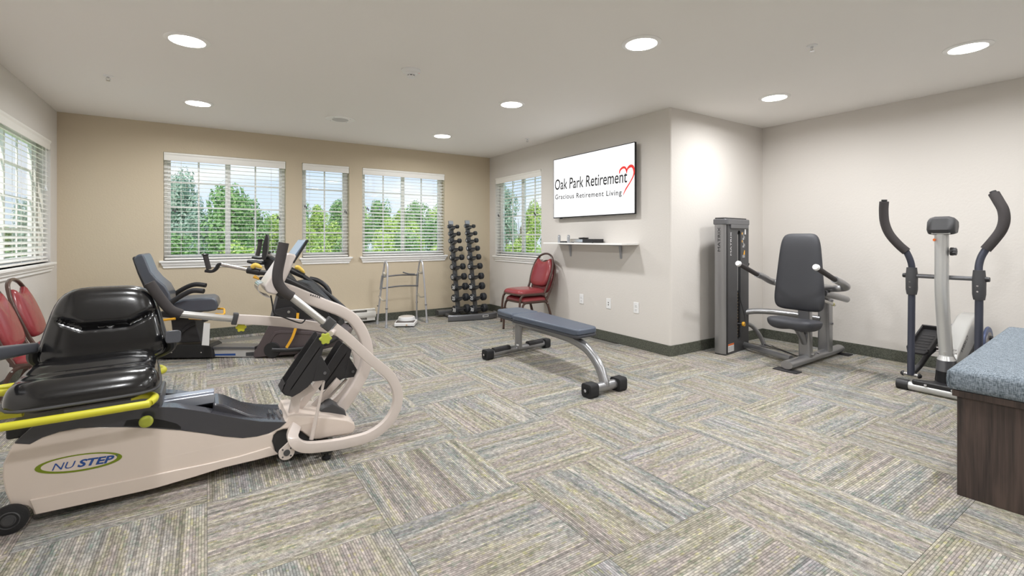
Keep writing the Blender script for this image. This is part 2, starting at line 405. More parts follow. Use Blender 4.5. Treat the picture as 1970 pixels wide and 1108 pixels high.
def wall_grid(name, m, axis, c, th, a0, a1, holes, z0=0, z1=ZC):
    """wall with rectangular openings; axis 'Y': plane Y=c running along X, thickness th away from the room"""
    g = G(); xs = sorted({a0, a1} | {h[0] for h in holes} | {h[1] for h in holes}); zs = sorted({z0, z1} | {h[2] for h in holes} | {h[3] for h in holes})
    xs = [x for x in xs if a0 <= x <= a1]
    for i in range(len(xs) - 1):
        for k in range(len(zs) - 1):
            mxx, mz = (xs[i] + xs[i + 1]) / 2, (zs[k] + zs[k + 1]) / 2
            if any(h[0] < mxx < h[1] and h[2] < mz < h[3] for h in holes): continue
            if axis == 'Y': g.box((xs[i], c, zs[k]), (xs[i + 1], c + th, zs[k + 1]))
            else: g.box((c, xs[i], zs[k]), (c + th, xs[i + 1], zs[k + 1]))
    return struct(g.build(name, m, smooth=False))
WZ0, WZ1 = .905, 2.118
W1 = (-.397, .842, WZ0, WZ1); W2 = (1.03, 1.617, WZ0, WZ1); W3 = (1.79, 3.018, WZ0, WZ1)
W4 = (5.118, 6.317, .885, 2.09); W0 = (4.62, 6.26, .925, 2.10)
wall_grid('wall_back', M_tan, 'Y', YB, TH, XL - TH, XT + TH, [W1, W2, W3])
wall_grid('wall_left', M_wall, 'X', XL, -TH, YF - TH, YB, [W0])
# television wall with a rounded (bullnose) outer corner
r = .022
wall_grid('wall_television', M_wall, 'X', XT, TH, YA + r, YB, [W4])
pts = [(XT + TH, YA, 0)] + [(XT + r - r * math.sin(a * PI / 16), YA + r - r * math.cos(a * PI / 16), 0) for a in range(0, 9)] + [(XT + TH, YA + r, 0)]
struct(G().prism(pts, (0, 0, ZC)).build('wall_corner', M_wall))
struct(G().box((XT + TH, YA, 0), (XR + TH, YA + TH, ZC)).build('wall_alcove', M_wall))
struct(G().box((XR, YF - TH, 0), (XR + TH, YA, ZC)).build('wall_right', M_wall))
struct(G().box((XL - TH, YF - TH, 0), (XR + TH, YF, ZC)).build('wall_front', M_wall))
# skirting
bt, bh = .011, .105
struct(G().box((XL, YB - bt, 0), (XT, YB, bh)).build('baseboard_back', M_base, bevel=.003))
struct(G().box((XL, YF, 0), (XL + bt, YB - bt, bh)).build('baseboard_left', M_base, bevel=.003))
pts = [(XT, YB - bt, 0), (XT - bt, YB - bt, 0), (XT - bt, YA + r, 0)] + [(XT + r - (r + bt) * math.cos(a * PI / 16), YA + r - (r + bt) * math.sin(a * PI / 16), 0) for a in range(1, 8)] + [(XT + r, YA - bt, 0), (XT + .1, YA - bt, 0), (XT + .1, YA, 0), (XT + r, YA, 0)] + [(XT + r - r * math.cos(a * PI / 16), YA + r - r * math.sin(a * PI / 16), 0) for a in range(7, 0, -1)] + [(XT, YA + r, 0)]
struct(G().prism(pts, (0, 0, bh)).build('baseboard_television', M_base))
struct(G().box((XT + .1, YA - bt, 0), (XR, YA, bh)).build('baseboard_alcove', M_base, bevel=.003))
struct(G().box((XR - bt, YF, 0), (XR, YA - bt, bh)).build('baseboard_right', M_base, bevel=.003))

# ------------------------------------------------------------------ windows, sills, blinds
def make_window(n, hole, fr, sashes, rows, blind_label, cords, slat_tilt=2.0, stillen=.045):
    """fr(u, d, z): u along the wall (left to right seen from inside), d depth into the wall, z up"""
    a0, a1, z0, z1 = hole; W = a1 - a0
    def B(g, u0, u1, d0, d1, za, zb):
        p, q = fr(u0, d0, za), fr(u1, d1, zb); return g.box(p, q)
    w = thing('window_%d' % n, fr(W / 2, .1, z0), None, None); struct(w)
    g = G(); dd = .095; t = .035
    B(g, 0, W, dd, dd + .05, z0, z0 + t); B(g, 0, W, dd, dd + .05, z1 - t, z1); B(g, 0, t, dd, dd + .05, z0 + t, z1 - t); B(g, W - t, W, dd, dd + .05, z0 + t, z1 - t)
    g.build('window_frame', M_vinyl, w, bevel=.004)
    # drywall/trim liner of the reveal
    sw = (W - 2 * t) / sashes
    for s in range(sashes):
        u0, u1 = t + s * sw, t + (s + 1) * sw; g = G(); b = .028; e = dd + .008 + .012 * (s % 2)
        B(g, u0, u1, e, e + .03, z0 + t, z0 + t + b); B(g, u0, u1, e, e + .03, z1 - t - b, z1 - t)
        B(g, u0, u0 + b, e, e + .03, z0 + t + b, z1 - t - b); B(g, u1 - b, u1, e, e + .03, z0 + t + b, z1 - t - b)
        sa = g.build('sash', M_vinyl, w, bevel=.003)
        um = (u0 + u1) / 2
        g = G(); B(g, um - .009, um + .009, e + .01, e + .02, z0 + t + b, z1 - t - b); g.build('muntin', M_vinyl, sa)
        for k in range(1, rows):
            zz = z0 + t + (z1 - z0 - 2 * t) * k / rows
            for (ua, ub) in ((u0 + b, um - .009), (um + .009, u1 - b)):
                g = G(); B(g, ua, ub, e + .01, e + .02, zz - .009, zz + .009); g.build('muntin', M_vinyl, sa)
        g = G(); B(g, u0 + b, u1 - b, e + .013, e + .016, z0 + t + b, z1 - t - b); g.build('pane', M_glass, sa, smooth=False)
    # stool and apron
    tr = G(); ov = .035
    B(tr, -ov, W + ov, -.04, dd, z0 - .022, z0)
    tr = tr.build('window_sill', M_trim, w, bevel=.004)
    prof = [(.0, -.022), (-.030, -.022), (-.030, -.034), (-.024, -.040), (-.024, -.050), (-.013, -.066), (-.013, -.082), (.0, -.088)]
    g = G()
    r0 = [fr(-ov + .012 + (-.0 - d) * 0 + .028 * (-.022 - z) / .066, d, z0 + z) for d, z in prof]
    r1 = [fr(W + ov - .012 - .028 * (-.022 - z) / .066, d, z0 + z) for d, z in prof]
    g.loft([r0, r1]); g.build('sill_apron', M_trim, w, ang=20)
    # the blind
    bd = thing('window_blind', fr(W / 2, .03, z1), blind_label, 'blind', 'white slatted window blinds')
    g = G(); vz = .088
    prof = [(.012, -vz), (.004, -vz), (.0, -vz + .012), (.0, -.03), (-.008, -.016), (-.008, 0), (.012, 0)]
    g.loft([[fr(.006, d, z1 - .004 + z) for d, z in prof], [fr(W - .006, d, z1 - .004 + z) for d, z in prof]])
    g.build('valance', M_slat, bd, ang=20)
    zt, zb = z1 - vz - .022, z0 + .055; ns = int(round((zt - zb) / stillen)); th = math.radians(slat_tilt)
    m0 = None
    for k in range(ns + 1):
        zz = zt - (zt - zb) * k / ns
        if m0 is None:
            g = G(); c, s_ = math.cos(th) * .024, math.sin(th) * .024
            ring = lambda u: [fr(u, .036 - c, zt - s_ - .0016), fr(u, .036, zt - .0012 + .0015), fr(u, .036 + c, zt + s_ - .0016), fr(u, .036 + c, zt + s_ + .0016), fr(u, .036, zt + .0012 + .0015), fr(u, .036 - c, zt - s_ + .0016)]
            g.loft([ring(.012), ring(W - .012)]); m0 = g.build('slat', M_slat, bd)
        else:
            o = m0.copy(); COL.objects.link(o); o.location.z = m0.location.z + (zz - zt)
    g = G(); B(g, .010, W - .010, .014, .058, z0 + .008, z0 + .026); g.build('bottom_rail', M_slat, bd, bevel=.005)
    lad = [.16 * W, .84 * W] if W < 1 else [.13 * W, .5 * W, .87 * W]
    for u in lad:
        g = G()
        for d in (.010, .062): g.cyl(fr(u, d, z1 - vz), fr(u, d, z0 + .02), .0011, n=5)
        g.build('ladder_cord', M_slat, bd)
    for (u, zl, dark) in cords:
        for du in (0, .018):
            c = G(); zz = zl - du * .9; c.cyl(fr(u + du, -.004, z1 - vz), fr(u + du, -.004, zz + .03), .0012, n=5); co = c.build('pull_cord', M_slat, bd)
            ta = G(); ta.lathe([(.002, .034), (.005, .028), (.005, .02), (.010, .006), (.009, 0), (.001, 0)], Matrix.Translation(fr(u + du, -.004, zz)), 10)
            ta.build('tassel', M_dgrey if dark else M_white, co)
    return w
fb = lambda h: (lambda u, d, z: Vector((h[0] + u, YB + d, z)))
make_window(2, W1, fb(W1), 2, 4, 'white slatted blind on the widest window of the tan wall, behind the exercise bikes', [(.09, 1.46, True), (1.15, 1.40, True)])
make_window(3, W2, fb(W2), 1, 4, 'narrow white slatted blind, the middle one of three on the tan wall', [(.035, 1.55, True), (.53, 1.50, True)])
make_window(4, W3, fb(W3), 2, 4, 'white slatted blind on the tan wall window above the folding walker', [(.065, 1.55, True), (1.13, 1.5, False)], slat_tilt=13)
make_window(5, W4, lambda u, d, z: Vector((XT + d, W4[1] - u, z)), 2, 4, 'white slatted blind on the window left of the wall television', [(.09, 1.50, True), (1.05, 1.48, True)])
make_window(1, W0, lambda u, d, z: Vector((XL - d, W0[0] + u, z)), 2, 4, 'white slatted blind on the window of the left wall, cut by the frame', [(1.46, 1.62, False)], slat_tilt=24)

# ------------------------------------------------------------------ ceiling fittings
def downlight(x, y, label):
    t = thing('ceiling_light', (x, y, ZC), label, 'light', 'round recessed ceiling lights')
    M = Matrix.Translation((x, y, ZC)) @ Matrix.Diagonal((1, 1, -1, 1))
    G().lathe([(.098, 0), (.127, 0), (.127, .004), (.118, .010), (.100, .010), (.098, .004)], M, 40).build('trim_ring', M_trim, t)
    G().lathe([(.001, .006), (.100, .006), (.100, .009), (.001, .011)], M, 40).build('diffuser', M_lamp, t)
    la = bpy.data.lights.new('lamp', 'AREA'); la.shape = 'DISK'; la.size = .19; la.energy = LAMP_W; la.color = LAMP_COLOR; la.spread = math.radians(170)
    lo = bpy.data.objects.new('bulb', la); COL.objects.link(lo); lo.parent = t; lo.location = (0, 0, -.014)
for x, y, lb in ((-.10, 3.686, 'round ceiling light above the black seat, the nearest of the left pair'), (-.062, 5.348, 'round ceiling light near the widest tan wall window'),
                 (2.393, 2.122, 'large round ceiling light left of the alcove corner, nearest of the middle row'), (2.442, 3.76, 'round ceiling light in front of the television, second of the middle row'),
                 (2.476, 5.40, 'small round ceiling light farthest back, in front of the tan wall'), (4.277, .975, 'round ceiling light at the right edge, above the elliptical trainer'),
                 (4.324, 2.279, 'round ceiling light above the weight machine in the alcove'), (-.13, 2.05, 'round ceiling light outside the frame behind the recumbent stepper'),
                 (2.35, .45, 'round ceiling light outside the frame over the open carpet'), (-.15, .4, 'round ceiling light outside the frame beside the left wall'),
                 (4.25, -.9, 'round ceiling light outside the frame past the storage bench'), (2.3, -1.3, 'round ceiling light outside the frame at the front wall')):
    downlight(x, y, lb)
D = Matrix.Diagonal((1, 1, -1, 1))
M = Matrix.Translation((1.31, 3.42, ZC)) @ D
t = thing('smoke_detector', (1.31, 3.42, ZC), 'white domed smoke detector on the ceiling', 'smoke detector')
G().lathe([(.001, 0), (.072, 0), (.072, .010), (.066, .016), (.045, .024), (.001, .024)], M, 32).build('base', M_white, t)
G().lathe([(.001, .024), (.047, .024), (.040, .034), (.030, .040), (.001, .040)], M, 32).build('housing', M_white, t)
hd = G().lathe([(.001, .040), (.030, .041), (.030, .046), (.001, .046)], M, 32).build('sensor_gap', M_ink, t)
G().lathe([(.001, .046), (.031, .046), (.030, .056), (.022, .060), (.001, .060)], M, 32).build('cap', M_white, t)
g = G()
for k in range(8):
    a = k * PI / 4; g.box((.026, -.004, .040), (.032, .004, .047), M @ Matrix.Rotation(a, 4, 'Z'))
g.build('vent_rib', M_white, t)
G().lathe([(.001, 0), (.004, 0), (.003, .004), (.001, .004)], Matrix.Translation((1.31 + .055, 3.42 - .02, ZC - .016)) @ D, 10).build('indicator', M_redink, t)
M = Matrix.Translation((1.21, 5.24, ZC)) @ D
t = thing('ceiling_speaker', (1.21, 5.24, ZC), 'round flat white ceiling speaker with a grey centre grille', 'speaker')
G().lathe([(.001, 0), (.15, 0), (.15, .005), (.142, .009), (.085, .010), (.001, .010)], M, 48).build('baffle', M_trim, t)
G().lathe([(.001, .010), (.083, .010), (.080, .013), (.001, .014)], M, 40).build('grille', mat('speaker_grille', (205, 204, 203), .7, bump=.6, bscale=400), t)
for k in range(4):
    a = PI / 4 + k * PI / 2; G().lathe([(.001, .009), (.004, .009), (.003, .012), (.001, .012)], Matrix.Translation((1.21 + .118 * math.cos(a), 5.24 + .118 * math.sin(a), ZC)) @ D, 8).build('screw', M_dullmetal, t)
for x, y, lb in ((-.645, 4.84, 'small ceiling sprinkler head over the left wall window'), (3.37, 1.53, 'ceiling sprinkler head between two lights at the right'), (3.47, 4.97, 'tiny ceiling sprinkler head near the television wall')):
    M = Matrix.Translation((x, y, ZC)) @ D
    t = thing('sprinkler', (x, y, ZC), lb, 'sprinkler', 'ceiling sprinkler heads')
    G().lathe([(.001, 0), (.033, 0), (.031, .005), (.012, .008), (.001, .008)], M, 24).build('escutcheon', M_white, t)
    G().lathe([(.001, .008), (.009, .008), (.009, .016), (.005, .018), (.001, .018)], M, 12).build('body', M_chrome, t)
    g = G()
    for s in (-1, 1): g.sweep(smooth_path([(x + s * .008, y, ZC - .016), (x + s * .013, y, ZC - .026), (x + s * .003, y, ZC - .038)], 4), .0018)
    g.build('yoke', M_chrome, t)
    G().lathe([(.001, .037), (.014, .037), (.014, .039), (.001, .039)], M, 14).build('deflector', M_chrome, t)

# ------------------------------------------------------------------ wall fittings
t = thing('baseboard_heater', (1.5, YB, .03), 'long white baseboard heater on the tan wall behind the bikes', 'heater')
x0, x1, za, zb, yb = 1.02, 1.945, .035, .192, YB - bt
G().box((x0, yb - .008, za), (x1, yb, zb)).build('back_plate', M_heater, t, bevel=.002)
G().prism([(x0, yb - .008, zb - .004), (x0, yb - .062, zb - .012), (x0, yb - .062, zb - .002), (x0, yb - .045, zb + .003), (x0, yb - .008, zb + .003)], (x1 - x0, 0, 0)).build('top_rail', M_heater, t, bevel=.002)
pr = [(yb - .055, .075), (yb - .066, .084), (yb - .070, .115), (yb - .064, .148), (yb - .055, .153), (yb - .052, .150), (yb - .058, .115), (yb - .052, .080)]
G().loft([[(x0, y, z) for y, z in pr], [(x1 + .01, y, z) for y, z in pr]]).build('front_cover', M_heater, t, ang=50)
G().box((x0, yb - .062, za), (x1, yb - .008, za + .010)).build('lower_rail', M_heater, t, bevel=.002)
for a, b in ((x0, x0 + .10), (x1 - .11, x1)): G().box((a, yb - .056, za + .010), (b, yb - .008, zb - .005)).build('end_box', M_heater, t, bevel=.003)
G().box((x0 + .10, yb - .045, .10), (x1 - .11, yb - .035, .13)).build('element_tube', M_dullmetal, t)
g = G()
for k in range(42):
    x = x0 + .12 + k * .0165; g.box((x, yb - .05, .062), (x + .0012, yb - .010, .155))
f_ = g.build('heating_fins', mat('aluminium_fins', (150, 140, 132), .4, metal=.5), t); f_['kind'] = 'stuff'

def wall_plate(y, z, label, kind):
    t = thing('wall_outlet', (XT, y, z), label, 'outlet', 'white wall plates under the shelf')
    G().box((XT - .006, y - .036, z - .058), (XT, y + .036, z + .058)).build('cover_plate', M_white, t, bevel=.003)
    if kind == 'jack':
        for s in (-1, 1): G().cyl((XT - .010, y, z + s * .012), (XT - .005, y, z + s * .012), .006, n=12).build('jack', M_dgrey, t)
    else:
        for s in (-1, 1):
            rc = G().box((XT - .009, y - .016, z + s * .020 - .014), (XT - .005, y + .016, z + s * .020 + .014)).build('receptacle', M_white, t, bevel=.003)
            for dy in (-.006, .006): G().box((XT - .0095, y + dy - .001, z + s * .020 - .002), (XT - .0088, y + dy + .001, z + s * .020 + .008)).build('slot', M_dgrey, rc)
            G().cyl((XT - .0095, y, z + s * .020 - .008), (XT - .0088, y, z + s * .020 - .008), .0024, n=8).build('slot', M_dgrey, rc)
wall_plate(4.30, .423, 'white wall socket nearest the red chairs', 'socket')
wall_plate(3.845, .42, 'white wall plate with two round jacks, the middle of three', 'jack')
wall_plate(3.440, .423, 'white wall socket nearest the rounded wall corner', 'socket')

# television
TX = 3.735
y0, y1, z0, z1 = atX(1222, 415, TX).y, atX(1065, 423, TX).y, 1.408, 2.158
t = thing('television', (TX, (y0 + y1) / 2, z0), 'large wall television showing a white screen with black lettering and a red heart', 'television')
G().box((TX + .001, y0, z0), (TX + .022, y1, z1)).build('case', M_black, t, bevel=.003)
G().box((TX + .022, y0 + .2, z0 + .06), (TX + .05, y1 - .2, z1 - .2)).build('rear_housing', M_black, t, bevel=.008)
G().box((TX + .05, (y0 + y1) / 2 - .2, z0 + .25), (XT, (y0 + y1) / 2 + .2, z0 + .55)).build('wall_mount', M_dgrey, t)
g = G(); b = .008
g.box((TX - .002, y0, z0), (TX + .002, y1, z0 + .012)); g.box((TX - .002, y0, z1 - b), (TX + .002, y1, z1)); g.box((TX - .002, y0, z0), (TX + .002, y0 + b, z1)); g.box((TX - .002, y1 - b, z0), (TX + .002, y1, z1))
g.build('bezel', M_ink, t)
G().box((TX - .001, y0 + b, z0 + .012), (TX + .001, y1 - b, z1 - b)).build('screen', M_tvwhite, t, smooth=False)
G().box((TX + .004, y1 - .17, z0 - .012), (TX + .016, y1 - .12, z0)).build('sensor_foot', M_black, t, bevel=.003)
rt_ = (0, -1, 0); up_ = (0, 0, 1); SX = TX - .0018
a = atX(1067.5, 365.5, SX); b_ = atX(1206.5, 350.5, SX)
text('Oak Park Retirement', 'lettering', M_ink, t, a, b_ - a, up_, (b_ - a).length, (atX(1073, 345, SX).z - a.z), bold=.010, shear=.05)
a = atX(1068, 383.5, SX); b_ = atX(1196, 375, SX)
text('Gracious Retirement Living', 'lettering', M_ink, t, a, b_ - a, up_, (b_ - a).length, .058, space=1.12, bold=.014)
def ribbon(pts, wid, m, parent, name):
    P = smooth_path([atX(x, y, SX) for x, y in pts], 6); n = len(P)
    sc = []
    for i in range(n):
        f = i / (n - 1) * (len(wid) - 1); k = min(int(f), len(wid) - 2); sc.append(wid[k] * (1 - (f - k)) + wid[k + 1] * (f - k))
    G().sweep(P, [(.5, .03), (-.5, .03), (-.5, -.03), (.5, -.03)], side=(1, 0, 0), scale=sc) if 0 else None
    g = G(); rings = []
    for i, p in enumerate(P):
        tt = (P[min(i + 1, n - 1)] - P[max(i - 1, 0)]).normalized(); nn = tt.cross(Vector((1, 0, 0))).normalized() * sc[i] / 2
        rings.append([p + nn + Vector((.0006, 0, 0)), p - nn + Vector((.0006, 0, 0)), p - nn - Vector((.0004, 0, 0)), p + nn - Vector((.0004, 0, 0))])
    g.loft(rings).build(name, m, parent, smooth=False)
ribbon([(1191.5, 334), (1193, 327.5), (1198, 322.5), (1203, 323), (1205.5, 330), (1205.5, 334)], [.012, .022, .026, .016, .006], M_redink, t, 'heart_stroke')
ribbon([(1205.5, 332), (1207, 325), (1212, 319.8), (1217.3, 320.5), (1219.8, 329), (1218.5, 338), (1212.5, 350), (1205, 362), (1200.5, 371), (1198.8, 376)], [.006, .020, .032, .030, .020, .016, .014, .016, .010, .003], M_redink, t, 'heart_stroke')

# shelf and the things on it
t = thing('wall_shelf', (XT, 4.06, 1.085), 'thin white wall shelf on two brackets under the television', 'shelf')
G().box((3.548, 3.405, 1.085), (XT, 4.735, 1.102)).build('board', M_trim, t, bevel=.002)
for y in (4.50, 3.655):
    G().prism([(XT - .001, y - .013, .93), (XT - .006, y - .013, .93), (XT - .010, y - .013, .95), (XT - .03, y - .013, 1.066), (XT - .2, y - .013, 1.080), (XT - .2, y - .013, 1.085), (XT - .001, y - .013, 1.085)], (0, .026, 0)).build('bracket', M_dullmetal, t, bevel=.002)
z = 1.102
for px, lb in ((1075, 'upright grey clip stand with a hole, the left one on the shelf'), (1093, 'upright grey clip stand with a hole beside the cable box on the shelf')):
    p = atX(px, 462, 3.62)
    o = G(); n = 10
    out = [(p.x, p.y - .02, z), (p.x, p.y - .02, z + .075)] + [(p.x, p.y - .02 * math.cos(k * PI / n), z + .075 + .02 * math.sin(k * PI / n)) for k in range(1, n)] + [(p.x, p.y + .02, z + .075), (p.x, p.y + .02, z)]
    t = thing('clip_stand', (p.x, p.y, z), lb, 'stand')
    G().prism(out, (.012, 0, 0)).build('upright', M_dullmetal, t, bevel=.002)
    G().cyl((p.x - .001, p.y, z + .074), (p.x + .013, p.y, z + .074), .007, n=14).build('hole', M_white, t)
    G().box((p.x, p.y - .02, z), (p.x + .05, p.y + .02, z + .004)).build('foot', M_dullmetal, t)
p = atX(1085, 463, 3.64)
t = thing('remote_control', (p.x, p.y, z), 'flat black remote lying between the two clip stands on the shelf', 'remote')
G().box((p.x - .02, p.y - .055, z), (p.x + .02, p.y + .055, z + .016)).build('body', M_black, t, bevel=.005)
for k in range(5): G().box((p.x - .012, p.y - .04 + k * .018, z + .0155), (p.x + .012, p.y - .032 + k * .018, z + .018)).build('button', M_dgrey, t)
pa, pb = atX(1097, 462, 3.62), atX(1141, 462, 3.62)
t = thing('cable_box', (3.7, (pa.y + pb.y) / 2, z), 'black cable box on the wall shelf with a glossy left front', 'cable box')
ym = pa.y + (pb.y - pa.y) * .56
G().box((3.62, pb.y, z + .005), (3.78, pa.y, z + .045)).build('case', M_black, t, bevel=.003)
G().box((3.617, ym, z + .009), (3.621, pa.y - .004, z + .041)).build('front_panel', M_chrome, t, bevel=.001)
for k in range(4):
    for yy in (pb.y + .02, pa.y - .02): pass
for yy in (pb.y + .03, pa.y - .03): G().cyl((3.64, yy, z), (3.64, yy, z + .006), .008, n=10).build('foot', M_rubber, t)
pc = atX(1119, 455, 3.66)
t = thing('streaming_puck', (3.69, pc.y, z + .045), 'small flat black device lying on top of the cable box', 'media device')
G().lathe([(.001, 0), (.045, 0), (.060, .006), (.060, .012), (.050, .016), (.001, .018)], Matrix.Translation((3.69, pc.y, z + .045)), 24).build('body', M_black, t)
G().lathe([(.001, .0175), (.012, .0175), (.011, .019), (.001, .019)], Matrix.Translation((3.69, pc.y, z + .045)), 14).build('button', M_dgrey, t)
# ------------------------------------------------------------------ outdoors
GZ = -3.0
def leafy(name, dark, light):
    m, t, b = nodes(name); N = t.nodes.new; L = t.links.new
    g = N('ShaderNodeNewGeometry'); r = N('ShaderNodeValToRGB'); L(g.outputs['Random Per Island'], r.inputs[0])
    r.color_ramp.elements[0].color = lin(dark); r.color_ramp.elements[1].color = lin(light)
    L(r.outputs[0], b.inputs['Base Color']); b.inputs['Roughness'].default_value = .6
    tr = N('ShaderNodeBsdfTranslucent'); L(r.outputs[0], tr.inputs[0]); mx_ = N('ShaderNodeMixShader'); mx_.inputs[0].default_value = .35
    o = t.nodes['Material Output']; L(b.outputs[0], mx_.inputs[1]); L(tr.outputs[0], mx_.inputs[2]); L(mx_.outputs[0], o.inputs[0])
    return m
M_leafd = leafy('foliage_mid_green', (92, 138, 84), (160, 196, 128))
M_leafl = leafy('foliage_light_green', (124, 168, 80), (204, 222, 124))
M_leafg = leafy('foliage_grey_green', (124, 154, 138), (176, 200, 182))
M_bark = mat('bark', (92, 80, 70), .9, bump=.5, bscale=20)
struct(G().box((-90, -30, GZ - .3), (130, 160, GZ)).build('ground_outside', mat('lawn', (132, 158, 96), .95, var=.25, vscale=.35), smooth=False))
def crown_mesh(seed, n, leaf, m, blobs):
    rn = random.Random(seed); g = G()
    bl = []
    for k in range(blobs):
        a = rn.uniform(0, 2 * PI); rr = rn.uniform(.15, .62); zz = rn.uniform(-.55, .62)
        bl.append((rr * math.cos(a) * (1 - abs(zz) * .5), rr * math.sin(a) * (1 - abs(zz) * .5), zz, rn.uniform(.26, .42)))
    for k in range(n):
        bx, by, bz, br = bl[k % blobs]
        d = Vector((rn.gauss(0, 1), rn.gauss(0, 1), rn.gauss(0, 1))).normalized(); q = rn.uniform(.75, 1.05)
        p = Vector((bx, by, bz)) + d * br * q
        a = Vector((rn.gauss(0, 1), rn.gauss(0, 1), rn.gauss(0, .6))); a = (a - d * a.dot(d) * .7).normalized(); b = d.cross(a).normalized()
        s = leaf * rn.uniform(.6, 1.3)
        g.add([p - a * s, p - b * s * .55 + d * s * .1, p + a * s, p + b * s * .55 + d * s * .1], [(0, 1, 2, 3)])
    me = bpy.data.meshes.new('crown'); me.from_pydata(g.v, [], g.f); me.materials.append(m); return me
CR = {(c, s): crown_mesh(s * 11 + i, 5200, .052, m, 22) for i, (c, m) in enumerate((('d', M_leafd), ('l', M_leafl), ('g', M_leafg))) for s in (1, 2)}
g = G(); g.sweep(smooth_path([(0, 0, 0), (.02, .01, .4), (-.02, 0, .8), (.0, 0, 1.2)], 4), circ(1, 8), scale=[.06 - .0028 * k for k in range(13)])
for a in range(5):
    g.cyl((0, 0, .7 + a * .06), (math.cos(a * 1.3) * .45, math.sin(a * 1.3) * .45, 1.05 + a * .07), .018, .006, 6)
trunk0 = g.build('trunk', M_bark, None); tme = trunk0.data; bpy.data.objects.remove(trunk0)
def tree(x, y, top, rad, kind, label, group, vr=1.0):
    t = thing('tree', (x, y, GZ), label, 'tree', group)
    hgt = top - GZ; rz = min(rad * 1.15 * vr, hgt * .48)
    c = bpy.data.objects.new('crown', CR[kind]); COL.objects.link(c); c.parent = t; c.location = (0, 0, hgt - rz * .98); c.scale = (rad, rad, rz); c.rotation_euler.z = (x * 3.7 + y) % 6.28
    k = bpy.data.objects.new('trunk', tme); COL.objects.link(k); k.parent = t; s = (hgt - rz) / 1.0; k.scale = (rad * .55 + .4, rad * .55 + .4, s)
    return t
def pxtree(px, pytop, dist, radpx, kind, label, group, vr=1.0):
    d = ray(px, 457.5); top = H + (457.5 - pytop) / FPX * dist
    return tree(d[0] * dist, d[1] * dist, top, radpx / FPX * dist, kind, label, group, vr)
gN = 'trees seen through the tan wall windows'
pxtree(350, 318, 26, 52, ('g', 1), 'tall grey-green tree at the left side of the widest tan wall window', gN, 1.6)
pxtree(438, 345, 20, 62, ('d', 1), 'big rounded tree in the middle of the widest tan wall window', gN, 1.5)
pxtree(478, 372, 24, 50, ('d', 2), 'green tree right of the big rounded one in the widest tan wall window', gN, 1.5)
pxtree(385, 400, 23, 50, ('g', 2), 'low pale tree below the gap of sky in the widest tan wall window', gN)
pxtree(525, 398, 34, 46, ('l', 1), 'light green tree at the right edge of the widest tan wall window', gN)
pxtree(450, 455, 14, 70, ('l', 2), 'near shrub across the foot of the widest tan wall window', gN)
pxtree(340, 440, 15, 60, ('d', 1), 'near shrub at the left foot of the widest tan wall window', gN)
W2n, W3n = 'the narrow window', 'the walker window'
for px, py, dist, rp, kd, lb in ((575, 384, 54, 22, 'd2', 'far dark tree at the left in ' + W2n), (614, 381, 60, 22, 'l1', 'far light tree at the middle of ' + W2n), (650, 380, 52, 22, 'd1', 'far dark tree at the right in ' + W2n),
        (692, 383, 60, 24, 'l2', 'far light tree at the left edge of ' + W3n), (730, 380, 52, 24, 'd2', 'far dark tree left of the centre bar in ' + W3n), (768, 386, 60, 24, 'l1', 'far light tree behind the centre bar of ' + W3n), (806, 383, 52, 24, 'd1', 'far dark tree right of the centre bar in ' + W3n), (845, 388, 60, 24, 'l2', 'far light tree at the right edge of ' + W3n),
        (590, 408, 42, 30, 'l2', 'light tree of the middle row at the left in ' + W2n), (640, 410, 38, 30, 'l1', 'light tree of the middle row at the right in ' + W2n), (690, 406, 43, 30, 'd2', 'dark tree of the middle row at the left in ' + W3n), (740, 410, 38, 30, 'l2', 'light tree of the middle row left of the centre bar in ' + W3n), (788, 406, 43, 30, 'l1', 'light tree of the middle row right of the centre bar in ' + W3n), (838, 410, 38, 30, 'd1', 'dark tree of the middle row at the right in ' + W3n),
        (565, 436, 31, 34, 'd1', 'near dark bush at the left foot of ' + W2n), (620, 438, 27, 34, 'l1', 'near light bush at the foot of ' + W2n), (675, 436, 31, 34, 'd2', 'near dark bush between the middle window and ' + W3n), (730, 438, 27, 34, 'l2', 'near light bush at the left foot of ' + W3n), (785, 436, 31, 34, 'd1', 'near dark bush at the centre foot of ' + W3n), (840, 438, 27, 34, 'l1', 'near light bush at the right foot of ' + W3n)):
    pxtree(px, py, dist, rp * 1.38 * (1 if dist > 50 else .9), (kd[0], int(kd[1])), lb, 'trees of the wood behind the building', 1.45)
gE = 'trees seen through the window beside the television'
pxtree(975, 345, 22, 40, ('g', 2), 'grey-green tree at the left of the window beside the television', gE, 1.6)
pxtree(1020, 380, 30, 34, ('l', 2), 'bright green tree at the right of the window beside the television', gE, 1.4)
pxtree(1062, 372, 34, 40, ('d', 1), 'tree partly hidden by the right edge of the window beside the television', gE, 1.4)
pxtree(1002, 432, 14, 46, ('l', 1), 'low light green tree across the window beside the television', gE)
gW = 'trees seen through the left wall window'
pxtree(12, 428, 24, 60, ('d', 2), 'dark green tree low in the left wall window', gW)
pxtree(60, 380, 22, 40, ('g', 1), 'grey-green tree behind the middle bars of the left wall window', gW, 1.4)
pxtree(-90, 400, 36, 44, ('d', 1), 'tree beyond the left edge of the picture outside the left window', gW)
pxtree(255, 372, 30, 56, ('d', 2), 'green tree left of the widest tan wall window, hidden by the wall', gN, 1.5)
pxtree(170, 385, 27, 60, ('l', 1), 'light green tree outside the tan wall behind the swivel seat, hidden by it', gN, 1.5)
